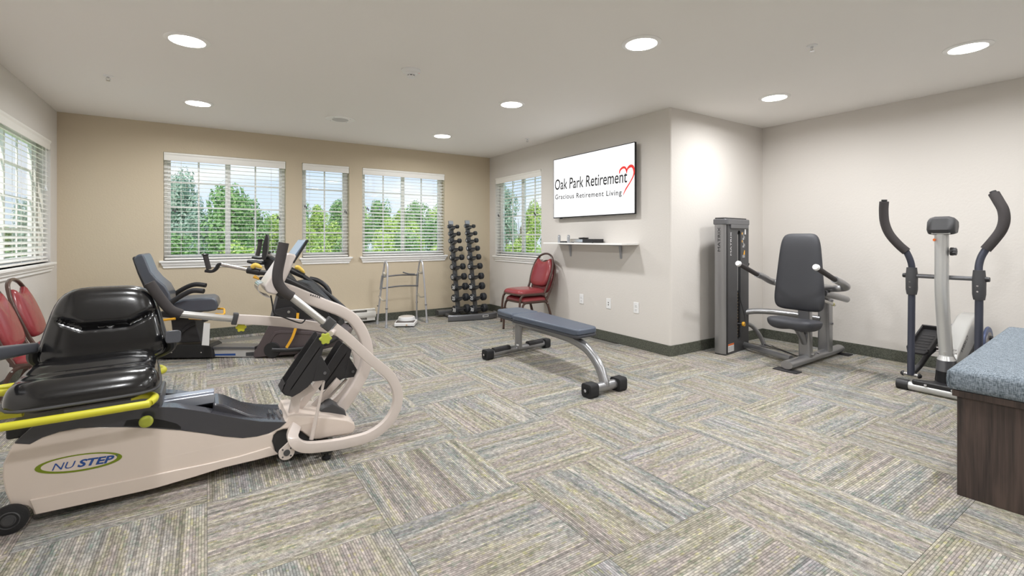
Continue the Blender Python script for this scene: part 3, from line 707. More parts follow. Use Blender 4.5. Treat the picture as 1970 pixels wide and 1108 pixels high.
# ------------------------------------------------------------------ NuStep style recumbent stepper (near left)
def rod(name, m, par, pts, r, n=10, sm=6, sec=None, side=None, scale=None):
    P = smooth_path(pts, sm) if sm and len(pts) > 2 else [Vector(p) for p in pts]
    return G().sweep(P, sec or circ(r, n), side=side, scale=scale).build(name, m, par)
def Ys(pts, Y): return [atY(x, y, Y) for x, y in pts]
YN, YFR, YC = 2.64, 2.94, 2.79
ns = thing('recumbent_stepper', (0, YC, 0), 'large beige recumbent stepping machine with glossy black swivel seat, nearest at left', 'exercise machine')
prof = [(65, 992), (61, 983), (52, 976), (38, 974), (20, 977), (9, 950), (3, 922), (4, 895), (13.5, 874), (26, 853), (57, 853), (81, 840), (114, 829), (152, 822), (190, 820), (244, 820), (292, 822), (347, 826), (400, 833), (430, 838), (467, 841),
        (494, 838), (517, 832), (539, 821), (549, 812), (554, 801), (567, 799), (610, 801), (642, 804), (669, 808), (682, 814), (685, 824), (680, 833), (668, 838), (642, 841), (615, 846), (600, 846), (592, 840), (580, 831), (562, 826), (545, 827), (534, 831), (527, 838), (524, 850), (528, 862), (531, 874),
        (494, 886), (430, 901), (376, 918), (304, 939), (271, 947), (162, 971)]
def bodyshell():
    g = G(); P = [atY(x, y, YN) for x, y in prof]; n = len(P)
    c = Vector((sum(p.x for p in P) / n, 0, sum(p.z for p in P) / n)); rings = []
    def inset(dd, Y):
        out = []
        for i, p in enumerate(P):
            a, b = P[i - 1], P[(i + 1) % n]; t = (b - a).normalized(); nn = Vector((-t.z, 0, t.x))
            q = Vector((p.x, Y, p.z)) - nn * -dd; out.append(q)
        return out
    # outward normal sign check
    a = sum((P[i].x * P[(i + 1) % n].z - P[(i + 1) % n].x * P[i].z) for i in range(n)); sg = 1 if a > 0 else -1
    for dd, Y in ((.009, YN), (.003, YN + .004), (0, YN + .012), (0, YFR - .012), (.003, YFR - .004), (.009, YFR)): rings.append(inset(sg * dd, Y))
    g.loft(rings, caps=False); k0 = 0
    from mathutils.geometry import tessellate_polygon
    for off in (0, 5 * n):
        tri = tessellate_polygon([[Vector((v[0], v[2], 0)) for v in g.v[off:off + n]]])
        g.f += [tuple(i + off for i in f) for f in tri]
    return g
bsh = bodyshell().build('body_shell', M_beige, ns, ang=50)
wn = bsh.modifiers.new('wn', 'WEIGHTED_NORMAL'); wn.keep_sharp = True; wn.weight = 100
# lower moulding band, proud of the shell
bandt = [(57, 961), (100, 952), (180, 936), (271, 918), (340, 903), (400, 891), (460, 877), (520, 859)]
bandb = [(535, 873), (494, 884), (430, 899), (376, 916), (304, 937), (271, 945), (162, 969), (69, 989)]
P = Ys(bandt + bandb, YN); G().prism([p + Vector((0, .006, 0)) for p in P], (0, -.013, 0)).build('lower_moulding', M_beige, ns, bevel=.004)
# dark box whose colour stands in for the shade inside the arch
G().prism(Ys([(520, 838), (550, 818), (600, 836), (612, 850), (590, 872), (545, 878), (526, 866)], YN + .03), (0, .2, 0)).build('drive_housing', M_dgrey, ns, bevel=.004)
# deck covers (near and far rail), one profile each
top = [(27, 853), (44, 836), (62, 821), (80, 814), (110, 808), (160, 800), (205, 792), (250, 786), (286, 782), (340, 784), (394, 792), (430, 799), (467, 806), (503, 811), (552, 812)]
bot = [(549, 814), (539, 823), (517, 834), (494, 840), (467, 843), (430, 840), (400, 835), (347, 828), (292, 824), (244, 822), (190, 822), (152, 824), (114, 831), (81, 842), (57, 855)]
def rail(Y0, Y1, nm):
    P = Ys(top + bot, YN)
    return G().prism([Vector((p.x, Y0, p.z)) for p in P], (0, Y1 - Y0, 0)).build(nm, M_blackgl, ns, bevel=.014, seg=3)
rail(YN - .001, YN + .075, 'deck_rail'); rail(YFR - .075, YFR + .001, 'deck_rail')
P = Ys([(60, 846), (110, 822), (250, 800), (340, 800), (412, 806), (412, 835), (250, 822), (81, 846)], YN + .06)
G().prism([Vector((p.x, YN + .06, p.z)) for p in P], (0, .18, 0)).build('deck_well', M_deep, ns)
# seat track
pa, pb = atY(250, 775, YC), atY(412, 775, YC)
G().box((-.66, YC - .045, pa.z - .05), (pb.x, YC + .045, pa.z - .004)).build('seat_track', mat('brushed_track', (176, 180, 190), .25, metal=.5), ns, bevel=.004)
G().box((-.66, YC - .028, pa.z - .004), (pb.x, YC + .028, pa.z + .004)).build('track_rib', mat('brushed_track', (176, 180, 190)), ns, bevel=.002)
# front deck
fd = [(409, 768), (416, 766), (430, 768), (450, 776), (475, 786), (503, 792), (551, 796)]
P = Ys(fd, YC); Q = [Vector((p.x, 0, p.z)) for p in P]; Q += [Vector((Q[-1].x, 0, Q[-1].z - .05)), Vector((Q[0].x, 0, Q[-1].z - .06))]
G().prism([Vector((p.x, YN + .05, p.z)) for p in Q], (0, .2, 0)).build('front_deck', M_blackgl, ns, bevel=.01, seg=3)
for px in (519, 529, 540):
    p = atY(px, 791, YC - .03); G().pad(.014, .075, .006, frame(p - Vector((0, 0, .004)), (1, 0, 0), (0, 1, 0)), expo=2.5, n=8).build('grip_bump', M_blackgl, ns, ang=70, weld=True)
# shade of the lever slot painted as a proud black plate; lime knob
P = Ys([(238, 819), (243, 809), (262, 806), (295, 805), (318, 809), (340, 815), (348, 821), (348, 825), (292, 821), (262, 820)], YN)
G().prism([p + Vector((0, .004, 0)) for p in P], (0, -.007, 0)).build('lever_slot_shade', M_deep, ns)
p = atY(281, 811, YN - .04); G().pad(.052, .05, .012, frame(p, (1, 0, 0), (0, .2, 1)), expo=2.1, n=12, bottom=.8).build('release_knob', M_lime, ns, ang=80, weld=True)
G().cyl(p, p + Vector((0, .06, 0)), .008).build('knob_stem', M_lime, ns)
# logo
Pc = atY(154, 890, YN - .0005); a = atY(70, 902, YN); b = atY(238, 878, YN); ax = (b - a).normalized(); up = Vector((-ax.z, 0, ax.x)); W_ = (b - a).length / 2
def ell(rx, rz, dx, dz, n=44): return [Pc + ax * (dx + rx * math.cos(2 * PI * k / n)) + up * (dz + rz * math.sin(2 * PI * k / n)) for k in range(n)]
logo = G().prism(ell(W_, .036, 0, 0), (0, -.001, 0)).build('oval_emblem', M_olive, ns, smooth=False)
G().prism([q + Vector((0, -.0004, 0)) for q in ell(W_ * .87, .0295, .0, .0015)], (0, -.001, 0)).build('emblem_field', M_beige, logo, smooth=False)
o_ = Pc - ax * W_ * .62 - up * .016 + Vector((0, -.002, 0))
text('NU', 'lettering', M_blue, logo, o_, ax, up, .072, .028, shear=.25)
text('STEP', 'lettering', M_blue, logo, o_ + ax * .078, ax, up, .118, .028, bold=.035, shear=.25)
text('®', 'trade_mark', M_blue, logo, o_ + ax * .200 + up * .022, ax, up, .008, .008)
# rear wheels
def wheel(x, y, z, r, w, nm='rear_wheel'):
    M = frame((x, y, z), (1, 0, 0), (0, 0, 1))
    wh = G().lathe([(.004, -w), (r * .8, -w), (r, -w * .7), (r, w * .7), (r * .8, w), (.004, w)], M, 32).build(nm, M_rubber, ns)
    G().lathe([(.004, w - .001), (r * .62, w - .001), (r * .55, w + .003), (r * .5, w - .001), (r * .3, w + .001), (r * .28, w + .006), (.004, w + .006)], M, 24).build('hub', M_dgrey, wh)
    return wh
wc = atZ(25, 1005, .054)
wheel(-.645, 2.62, .056, .056, .012); wheel(-.645, 2.96, .056, .056, .012)
G().cyl((-.645, 2.63, .056), (-.645, 2.95, .056), .012).build('wheel_axle', M_dgrey, ns)
G().box((-.60, YN + .03, .05), (-.50, YFR - .03, .30)).build('rear_post', M_black, ns, bevel=.01)
G().box((-.675, YN + .05, .345), (-.50, YFR - .05, .40)).build('track_end_cap', M_black, ns, bevel=.01)
# front foot
G().box((.50, 2.58, .035), (.56, 3.0, .07)).build('front_crossbar', M_black, ns, bevel=.006)
for y in (2.60, 2.98): G().lathe([(.001, 0), (.020, 0), (.022, .012), (.012, .018), (.012, .04), (.001, .04)], Matrix.Translation((.53, y, 0)), 16).build('levelling_foot', M_rubber, ns)
# seat
def seat_relief(u, v):
    r_ = .012 * math.exp(-((v + .28) / .10) ** 2) - .014 * math.exp(-((v + .02) / .10) ** 2) + .008 * math.exp(-((v - .25) / .1) ** 2) - .014 * math.exp(-((v - .52) / .1) ** 2)
    return r_ * (1 - abs(u) ** 4) + .020 * max(0, abs(u) - .72) / .28 * (v > -.9) + .018 * math.exp(-((v + .72) / .22) ** 2)
SC = (-.42, 2.742, .530)
seat = G().pad(.475, .52, .070, frame(SC, (1, .06, 0), (-.06, 1, .07)), expo=5.5, n=56, taper=-.05, rnd=.26, relief=seat_relief, bottom=.22).build('seat_cushion', M_leather, ns, ang=80, weld=True)
def back_relief(u, v):
    k = v + .05 - .36 * max(0, abs(u) - .38) / .62
    step = .024 / (1 + math.exp(-k * 40)); gr_ = -.026 * math.exp(-(k / .055) ** 2)
    return step + gr_ + .010 * max(0, abs(u) - .7) / .3
BC = (-.405, 3.01, .735)
G().pad(.43, .37, .045, frame(BC, (1, .04, 0), (0, .25, 1)), expo=4.6, n=64, taper=-.20, rnd=.28, relief=back_relief, bottom=.4).build('backrest', M_leather, ns, ang=80, weld=True)
# grey piping under seat rim
rim = []
Ms = frame(SC, (1, .06, 0), (-.06, 1, .07))
for k in range(48):
    t_ = 2 * PI * k / 48; a, b = math.cos(t_), math.sin(t_); q = (abs(a) ** 5.5 + abs(b) ** 5.5) ** (1 / 5.5); x, y = a / q, b / q
    rim.append(Ms @ Vector((x * .2375 * (1 - .05 * y), y * .26, -.004)))
G().sweep(rim, circ(.0065, 8), closed=True).build('seat_piping', M_dgrey, ns)
Mb = frame(BC, (1, .04, 0), (0, .25, 1)); rim = []
for k in range(48):
    t_ = 2 * PI * k / 48; a, b = math.cos(t_), math.sin(t_); q = (abs(a) ** 4.6 + abs(b) ** 4.6) ** (1 / 4.6); x, y = a / q, b / q
    rim.append(Mb @ Vector((x * .215 * (1 - .20 * y), y * .185, -.004)))
G().sweep(rim, circ(.006, 8), closed=True).build('backrest_piping', M_dgrey, ns)
G().pad(.40, .44, .02, frame((SC[0], SC[1], SC[2] - .028), (1, .06, 0), (-.06, 1, .07)), expo=5, n=10, bottom=1).build('seat_pan', M_black, ns, ang=60, weld=True)
G().box((-.50, YC - .12, .375), (-.165, YC + .12, .452)).build('seat_carriage', M_gunm, ns, bevel=.012)
G().cyl((-.40, YC - .02, .46), (-.40, YC - .02, .53), .07, n=24).build('swivel_column', M_black, ns)
for sgn, y0 in ((-1, 2.46), (1, 3.11)):
    yi = y0 + (.13 if sgn < 0 else -.13)
    rod('seat_lever', M_yellow, ns, [(-.27, yi, .475), (-.22, yi, .475), (-.185, (yi + y0) / 2 + .02 * -sgn, .473), (-.20, y0 + .01 * -sgn, .471), (-.25, y0, .470), (-.75, y0, .468), (-.80, (yi + y0) / 2, .47), (-.75, yi, .472), (-.60, yi, .475)], .0155, 12, 5)
# armrests on hinges
for x0, x1, y1, s_ in ((-.655, -.69, 2.44, -1), (-.150, -.125, 2.66, 1)):
    a = Vector((x0, 2.95, .665)); b = Vector((x1, y1, .665 + (2.95 - y1) * .14))
    G().sweep([a, a * .5 + b * .5, b], rrect(.055, .052, .012), side=(1, 0, 0), scale=[.86, 1.0, 1.08]).build('armrest', mat('armrest_plastic', (74, 76, 82), .35, bump=.1, bscale=300), ns, bevel=.004)
    G().cyl(a + Vector((.03 * -s_ * 1, -.03, 0)), a + Vector((.026 * -s_ - .006 * s_, -.03, 0)), .008).build('armrest_screw', M_gunm, ns)
    rod('armrest_hinge', M_black, ns, [(x0, 2.96, .65), (x0, 2.99, .60), (x0 + (.06 if s_ < 0 else -.06), 3.03, .56), (x0 + (.16 if s_ < 0 else -.12), 3.05, .55)], .022, 10)
rod('back_support', M_black, ns, [(-.42, 3.10, .70), (-.42, 3.10, .55), (-.41, 3.02, .46), (-.40, 2.92, .43)], .03, 10)
# main curved post and boot
post = [(540, 553), (560, 560), (583, 569), (624, 586), (653, 597), (677, 612), (693, 633), (702, 654), (706, 673), (705, 693), (698, 717), (683, 745), (664, 773), (650, 792)]
P = smooth_path(Ys(post, YC), 4); G().sweep(P, rrect(.06, .062, .012), side=(0, 1, 0)).build('main_post', M_beige2, ns, ang=25)
bt_ = Ys([(612, 806), (617, 790), (626, 784), (642, 777), (664, 790), (669, 808)], YC - .06)
G().prism(bt_, (0, .12, 0)).build('post_boot', M_dgrey, ns, bevel=.006)
# near swinging arm
YA1 = 2.575
loop = [(641, 629), (669, 651), (709, 688), (742, 715), (757, 734), (765, 758), (761, 786), (743, 815), (711, 838), (670, 850), (629, 857), (590, 860), (570, 853), (564, 841), (572, 829)]
P = Ys(loop, YA1); P[-2] += Vector((0, .02, 0)); P[-1] += Vector((0, .07, 0))
G().sweep(smooth_path(P, 5), rrect(.034, .052, .004), side=(0, 1, 0)).build('swing_arm', M_beige2, ns, ang=25)
rod('handle_tube', M_silver, ns, Ys([(560, 570), (632, 627)], YA1), .0185, 16, 0)
rod('foam_grip', M_foam, ns, Ys([(546, 467), (540, 495), (534, 526), (536, 546), (548, 562), (562, 571)], YA1), .0245, 14, 5)
a, b = Ys([(625, 618), (638, 628)], YA1); d_ = (b - a).normalized()
G().sweep([a, b], rrect(.044, .066, .006), side=(0, 1, 0)).build('arm_collar', M_dgrey, ns, bevel=.003)
def lobe(cx, cy, Y, rad, m, nm='lobed_knob', ax_=(0, 1, 0)):
    c = atY(cx, cy, Y); pts_ = [c + Vector((math.cos(2 * PI * k / 36), 0, math.sin(2 * PI * k / 36))) * rad * (1 + .16 * math.cos(6 * 2 * PI * k / 36)) for k in range(36)]
    return G().prism(pts_, (0, .022, 0)).build(nm, m, ns, bevel=.004)
lobe(627, 652, YA1 - .06, .027, M_lime)
G().cyl(atY(636, 642, YA1 - .045), atY(642, 636, YA1 - .005), .014).build('knob_boss', M_beige2, ns)
# far swinging arm
YA2 = 3.005
far = [(452, 614), (500, 616), (560, 621), (618, 629), (645, 636), (668, 651), (684, 675), (688, 702), (676, 735), (650, 768), (616, 790), (596, 800)]
P = Ys(far, YA2); G().sweep(smooth_path(P, 4), rrect(.034, .052, .004), side=(0, 1, 0)).build('swing_arm', M_beige2, ns, ang=25)
tb = rod('handle_tube', M_silver, ns, Ys([(345, 604), (452, 614)], YA2), .0185, 16, 0)
rod('foam_grip', M_foam, ns, Ys([(287, 544), (300, 563), (318, 586), (330, 597), (349, 604.5)], YA2), .0245, 14, 5)
a, b = Ys([(447, 612.5), (457, 613.5)], YA2)
G().sweep([a, b], rrect(.044, .064, .006), side=(0, 1, 0)).build('arm_collar', M_dgrey, ns, bevel=.003)
lobe(464, 630, YA2, .024, M_yellow)
# crank plate
c = atY(551, 869, YA1 + .01); pts_ = [c + Vector((.037 * math.cos(a), 0, .037 * math.sin(a))) for a in [math.radians(150 + k * 12) for k in range(19)]] + Ys([(572, 852), (562, 842)], YA1 + .01)
G().prism(pts_, (0, -.012, 0)).build('crank_plate', M_beige2, ns, bevel=.002)
cp = G().cyl(c + Vector((0, -.010, 0)), c + Vector((0, -.017, 0)), .015, n=20).build('crank_cap', M_dgrey, ns)
for k in range(4):
    a = PI / 4 + k * PI / 2; q = c + Vector((.026 * math.cos(a), -.011, .026 * math.sin(a))); G().cyl(q, q + Vector((0, -.004, 0)), .004, n=8).build('crank_bolt', M_dgrey, ns)
# pedals
def pedal(side, plate, Y0, w, brk):
    A, B_ = Ys(plate, Y0); d_ = (B_ - A).normalized(); nn = Vector((-d_.z, 0, d_.x)) * .010
    pl = G().prism([A, B_, B_ + nn, A + nn], (0, w, 0)).build('foot_plate', M_blackm, ns, bevel=.003)
    for yy in (0, w - .009):
        G().prism([q + Vector((0, yy, 0)) for q in Ys(side, Y0)], (0, .009, 0)).build('side_wall', M_blackm, pl, bevel=.003)
    hc = Ys(side, Y0); G().prism([hc[0], hc[-1], hc[-2], hc[-2] + nn * .8, hc[-1] + nn * .8, hc[0] + d_ * .012], (0, w, 0)).build('heel_cup', M_blackm, pl, bevel=.002)
    for k in range(5):
        q = A + (B_ - A) * (.2 + .15 * k) + nn; G().box((-.003, Y0 + .012, -.003), (.003, Y0 + w - .012, .003), Matrix.Translation((q.x, 0, q.z))).build('tread_bar', M_gunm, pl)
    br_ = Ys(brk, Y0); G().prism([q + Vector((0, -.004, 0)) for q in br_], (0, w * .8, 0)).build('pedal_bracket', M_blackm, ns, bevel=.004)
    c = sum(br_, Vector((0, 0, 0))) / len(br_); G().cyl(c + Vector((.012, -.003, -.02)), c + Vector((.012, -.010, -.02)), .008, n=12).build('pedal_bolt', M_gunm, ns)
pedal([(546, 742), (580, 691), (611, 646), (616, 644), (624, 664), (617, 690), (603, 733), (592, 745), (577, 756), (563, 764), (550, 761), (543, 754)], [(560, 752), (618, 668)], 2.60, .115, [(614, 686), (618, 684), (636, 716), (628, 731), (602, 734)])
pedal([(613, 733), (634, 698), (655, 665), (661, 660), (677, 673), (672, 692), (662, 728), (640, 740), (628, 748), (618, 753), (611, 743)], [(625, 742), (668, 680)], 2.86, .115, [(670, 690), (673, 688), (687, 711), (682, 725), (661, 728)])
# struts
for nm, pts_, Y, sec in (('pedal_strut', [(563, 800), (570, 762), (600, 742)], 2.70, rrect(.03, .05, .006)), ('pedal_strut', [(560, 800), (590, 765), (612, 735), (622, 722)], 2.78, rrect(.03, .04, .006)),
                       ('pedal_strut', [(590, 797), (625, 760), (652, 730)], 2.84, rrect(.03, .036, .010))):
    G().sweep(Ys(pts_, Y), sec, side=(0, 1, 0)).build(nm, M_beige2, ns, ang=25)
rod('link_rod', M_beige2, ns, Ys([(623, 733), (611, 790), (599, 845)], 2.615), .0085, 10, 0, scale=[.8, 1, 1.4])
rod('link_rod', M_beige2, ns, Ys([(667, 729), (640, 757), (614, 783)], 2.90), .008, 10, 0)
# console
P = Ys([(508, 551), (513, 563), (531, 568), (541, 556), (572, 494), (567, 489), (554, 487), (548, 492)], 2.66)
G().prism(P, (0, .26, 0)).build('console_housing', mat('console_beige', (212, 202, 196), .3, coat=.3), ns, bevel=.010, seg=3)
P = Ys([(563, 505), (566, 507), (594, 464), (592, 461), (589, 462)], 2.66)
G().prism(P, (0, .26, 0)).build('display_panel', M_black, ns, bevel=.002)
P = Ys([(563, 503), (589, 462.5), (588, 461.6), (560, 501)], 2.67)
G().prism(P, (0, .24, 0)).build('display_glass', mat('screen_bluish', (120, 138, 160), .15, coat=.4), ns)
P = Ys([(531, 566), (541, 556), (556, 560), (556, 575), (540, 576)], 2.72); G().prism(P, (0, .14, 0)).build('console_bracket', M_blackm, ns, bevel=.006)
P = smooth_path(Ys([(503, 541), (494, 546), (494, 556), (504, 565), (516, 569)], 2.70), 4)
G().sweep(P, [(-.09, .002), (.09, .002), (.09, -.002), (-.09, -.002)], side=(0, 1, 0)).build('book_ledge', M_chrome, ns, smooth=True)
for dy in (0, .07):
    rod('bottle_hook', M_ink, ns, Ys([(521, 568), (524, 585), (528, 603), (545, 610), (575, 621), (584, 619), (588, 612)], 2.66 + dy), .0035, 8, 4)
# warning print on the post
p = atY(597, 569, YC - .0315)
for k in range(5):
    q = p + Vector((k * .011, -.0006, -.004 * k)); G().box(q, q + Vector((.006, .0004, .009))).build('warning_print', M_dgrey, ns, smooth=False)

# ------------------------------------------------------------------ recumbent bike behind it
BA = Vector((.883, -.469, 0)); BN = Vector((.469, .883, 0)); BO = Vector((.50, 5.20, 0))
bk = thing('recumbent_bike', (BO.x, BO.y, 0), 'dark recumbent bike with swinging arms and amber levers behind the beige stepper', 'exercise machine')
def B(pts, t): 
    p0 = BO + BN * t; return [atP(x, y, (p0.x, p0.y), (BN.x, BN.y)) for x, y in pts]
def bprism(nm, m, pts, t0, t1, bevel=.006, par=None, **k): return G().prism(B(pts, t0), BN * (t1 - t0)).build(nm, m, par or bk, bevel=bevel, **k)
bprism('rail_cover', M_black, [(311, 689), (311, 668), (322, 664), (400, 663), (406, 667), (410, 688)], -.10, .10)
for px in (330, 387): 
    p = B([(px, 678)], -.102)[0]; G().cyl(p, p + BN * .006, .006, n=10).build('cover_screw', M_chrome, bk)
sr = bprism('frame_rail', mat('pale_grey_rail', (190, 188, 186), .35), [(408, 687), (408, 670), (490, 670), (490, 687)], -.06, .06)
bprism('rail_top', M_gunm, [(408, 672), (408, 667), (490, 667), (490, 672)], -.075, .075, .004)
bprism('rail_sticker', M_blue, [(411, 684), (411, 681), (453, 680), (453, 684)], -.0615, -.0605, 0)
bprism('rail_sticker', M_dgrey, [(473, 685), (473, 678), (488, 677), (488, 685)], -.0615, -.0605, 0)
for px in (302, 320): pass
rear = B([(311, 697)], 0)[0]
G().cyl(Vector((rear.x, rear.y, .05)) - BN * .27, Vector((rear.x, rear.y, .05)) + BN * .27, .036, n=16).build('rear_stabiliser', M_char, bk)
bprism('rail_body', M_black, [(305, 690), (305, 672), (330, 668), (330, 690)], -.05, .05)
fp = B([(590, 676)], 0)[0]
G().cyl(Vector((fp.x, fp.y, .035)) - BN * .25, Vector((fp.x, fp.y, .035)) + BN * .25, .032, n=16).build('front_stabiliser', M_char, bk)
bprism('lower_shroud', M_char, [(487, 689), (487, 678), (494, 668), (506, 645), (516, 627), (530, 618), (600, 614), (645, 622), (668, 640), (664, 655), (640, 668), (600, 678), (560, 683), (520, 686)], -.11, .11, .014)
bprism('shroud_ridge', M_char, [(521, 646), (527, 638), (540, 636), (600, 638), (640, 646), (638, 650), (600, 644), (541, 641), (531, 643), (524, 652), (512, 675), (506, 675)], -.118, -.10, .004)
bprism('upper_shroud', M_black, [(516, 630), (533, 567), (548, 552), (570, 540), (592, 545), (622, 575), (648, 606), (655, 628), (600, 622), (540, 624)], -.09, .09, .014)
bprism('upper_shroud_trim', M_gunm, [(514, 630), (531, 566), (536, 566), (521, 630)], -.094, .094, .003)
cpt = B([(524, 673)], -.11)[0]
G().cyl(cpt + BN * .015, cpt - BN * .012, .075, n=28).build('crank_disc', M_black, bk, bevel=.004)
rod('pedal_arm', M_black, bk, B([(524, 673), (560, 673), (600, 668), (630, 660), (650, 650)], -.15), .02, 12)
rod('pedal_arm', M_black, bk, B([(560, 640), (600, 636), (640, 628)], .15), .02, 12)
bprism('pedal_guard', M_blackm, [(527, 596), (545, 592), (560, 590), (572, 600), (566, 615), (530, 618)], -.12, -.09, .006)
rod('amber_strap', M_orange, bk, B([(573, 602), (571, 622), (563, 648), (551, 669)], -.165), 0, 8, 6, sec=[(.012, .0015), (-.012, .0015), (-.012, -.0015), (.012, -.0015)], side=tuple(BA))
p = B([(556, 600)], -.125)[0]; G().cyl(p, p - BN * .006, .014, n=16).build('latch_disc', M_chrome, bk)
# mast, console
bprism('mast', M_black, [(530, 560), (508, 515), (505, 498), (514, 492), (528, 500), (560, 535), (575, 556)], -.05, .05, .012)
G_ = 0
def cprism(nm, m, pts, t0, w, bevel): return G().prism(B(pts, t0), Vector((.15, .99, 0)) * w).build(nm, m, bk, bevel=bevel)
cprism('console', M_black, [(504, 500), (506, 470), (511, 452), (514, 450), (516, 456), (515, 478), (511, 500)], -.14, .26, .006)
cprism('console_screen', M_deep, [(503.5, 496), (505.5, 470), (510.5, 453), (511.5, 454), (507.5, 470), (505, 497)], -.13, .24, 0)
rod('reading_ledge', M_black, bk, B([(485, 503), (497, 505), (513, 506)], -.02), .0, 8, 4, sec=rrect(.22, .03, .012), side=(.15, .99, 0))
rod('amber_handle_pin', M_orange, bk, B([(489, 532), (495, 535), (502, 538)], -.05), .014, 10, 0, scale=[1.3, .8, .9])
rod('adjuster_housing', M_blackm, bk, B([(501, 538), (515, 536), (530, 536)], -.05), .026, 12, 3, scale=None)
# swinging arms: near (left in view) and far
def swing(t, grip, brk, tube, slv, lev, black):
    rod('hand_grip', M_foam, bk, B(grip, t), .021, 12, 3, scale=None)
    g0 = B([grip[0]], t)[0]; G().lathe([(.001, -.006), (.027, -.006), (.029, .003), (.018, .012), (.001, .012)], Matrix.Translation(g0), 14).build('grip_end', M_black, bk)
    rod('handle_bracket', M_black, bk, B(brk, t), 0, 8, 4, sec=rrect(.045, .026, .010), side=tuple(BN))
    rod('telescopic_tube', M_silver, bk, B(tube, t), .0165, 12, 0)
    rod('clamp_sleeve', M_black, bk, B(slv, t), .034, 12, 0, scale=[1.0, .88])
    rod('amber_clamp_lever', M_amber, bk, B(lev, t - .03), .020, 10, 4, scale=[.7, 1.0, 1.15, 1.15, 1.1, 1.0, .9, .7, .35])
    rod('arm_tube', M_black, bk, B(black, t), .024, 12, 4)
swing(-.26, [(394.5, 490), (398, 503), (402, 518)], [(396, 521), (408, 522), (416, 517), (421, 509), (427, 508)], [(424, 508), (482, 520)], [(477, 519), (500, 524)], [(484, 515), (492, 510), (504, 515)], [(498, 524), (530, 528), (570, 545), (610, 566), (640, 590), (655, 615)])
swing(.22, [(501, 462), (499, 476), (495, 492)], [(486, 495), (500, 497), (510, 495), (514, 487), (520, 486)], [(516, 488), (560, 520)], [(556, 518), (584, 531)], [(568, 515), (575, 515), (586, 525)], [(580, 529), (610, 550), (645, 578), (668, 600), (676, 620), (670, 640), (648, 656)])
rod('rear_arm_tube', M_black, bk, B([(596, 536), (612, 540), (628, 552), (634, 566), (630, 585)], .26), .024, 12)
rod('cable', M_ink, bk, B([(620, 590), (630, 602), (638, 620), (641, 640)], -.11), .007, 8)
# seat
def bq(px, py, t): return B([(px, py)], t)[0]
P = [(256, 498), (263, 490), (274, 488), (279, 497), (290, 523), (302, 537), (318, 550), (327, 566), (328, 580), (320, 584), (300, 580), (284, 560), (266, 524)]
SN = Vector((.07, .997, 0)).normalized(); CN = Vector((.15, .99, 0)).normalized()
def sprism(nm, m, pts, t0, w, bevel, V=None, **k): return G().prism(B(pts, t0), (V or SN) * w).build(nm, m, bk, bevel=bevel, **k)
sprism('backrest', M_bikepad, P, -.20, .38, .022, seg=4)
sprism('backrest_shell', M_black, [(254, 497), (257, 493), (270, 522), (288, 560), (302, 580), (296, 583), (280, 562), (264, 526)], -.18, .34, .008)
sprism('seat_cushion', M_bikepad, [(316, 592), (330, 582), (352, 576), (380, 574), (408, 573), (417, 577), (420, 588), (417, 597), (400, 600), (360, 601), (330, 602)], -.20, .38, .02, seg=4)
bprism('seat_pan', M_black, [(300, 601), (330, 599), (360, 602), (362, 608), (330, 612), (300, 610)], -.15, .15, .006)
for t in (-.24, .24): rod('armrest', M_blackm, bk, B([(322, 588), (338, 576), (356, 565), (372, 559), (392, 560)] if t < 0 else [(330, 572), (342, 562), (362, 551), (378, 547), (396, 549)], t), .023, 10, 4, scale=None)
for t in (-.10, ):
    bprism('seat_post', M_blackm, [(328, 612), (372, 609), (387, 658), (334, 660)], -.07, .07, .008)
    bprism('post_lever', M_black, [(338, 642), (366, 621), (376, 618), (376, 625), (366, 629), (344, 646)], -.09, -.075, .004)
rod('amber_seat_bar', M_orange, bk, B([(303, 617), (320, 615), (337, 613)], -.20), .011, 10, 0)
rod('amber_seat_bar', M_orange, bk, B([(364, 612), (385, 613), (404, 613)], -.20), .011, 10, 0)
rod('amber_seat_handle', M_orange, bk, [bq(415, 604, -.18), bq(430, 605, -.18), bq(431.5, 598, -.10), bq(430, 594, 0), bq(419, 594, .02)], .009, 10, 3)
p = bq(395, 615, -.20); G().cyl(p - BN * .02, p + BN * .02, .02, n=16).build('adjuster_knob', M_black, bk)
bprism('hanging_card', M_white, [(392, 621), (404, 622), (402, 665), (388, 664)], -.215, -.213, 0)
for o in bk.children:
    if o.name.startswith('armrest'): o['label'] = 'curved black padded armrest'
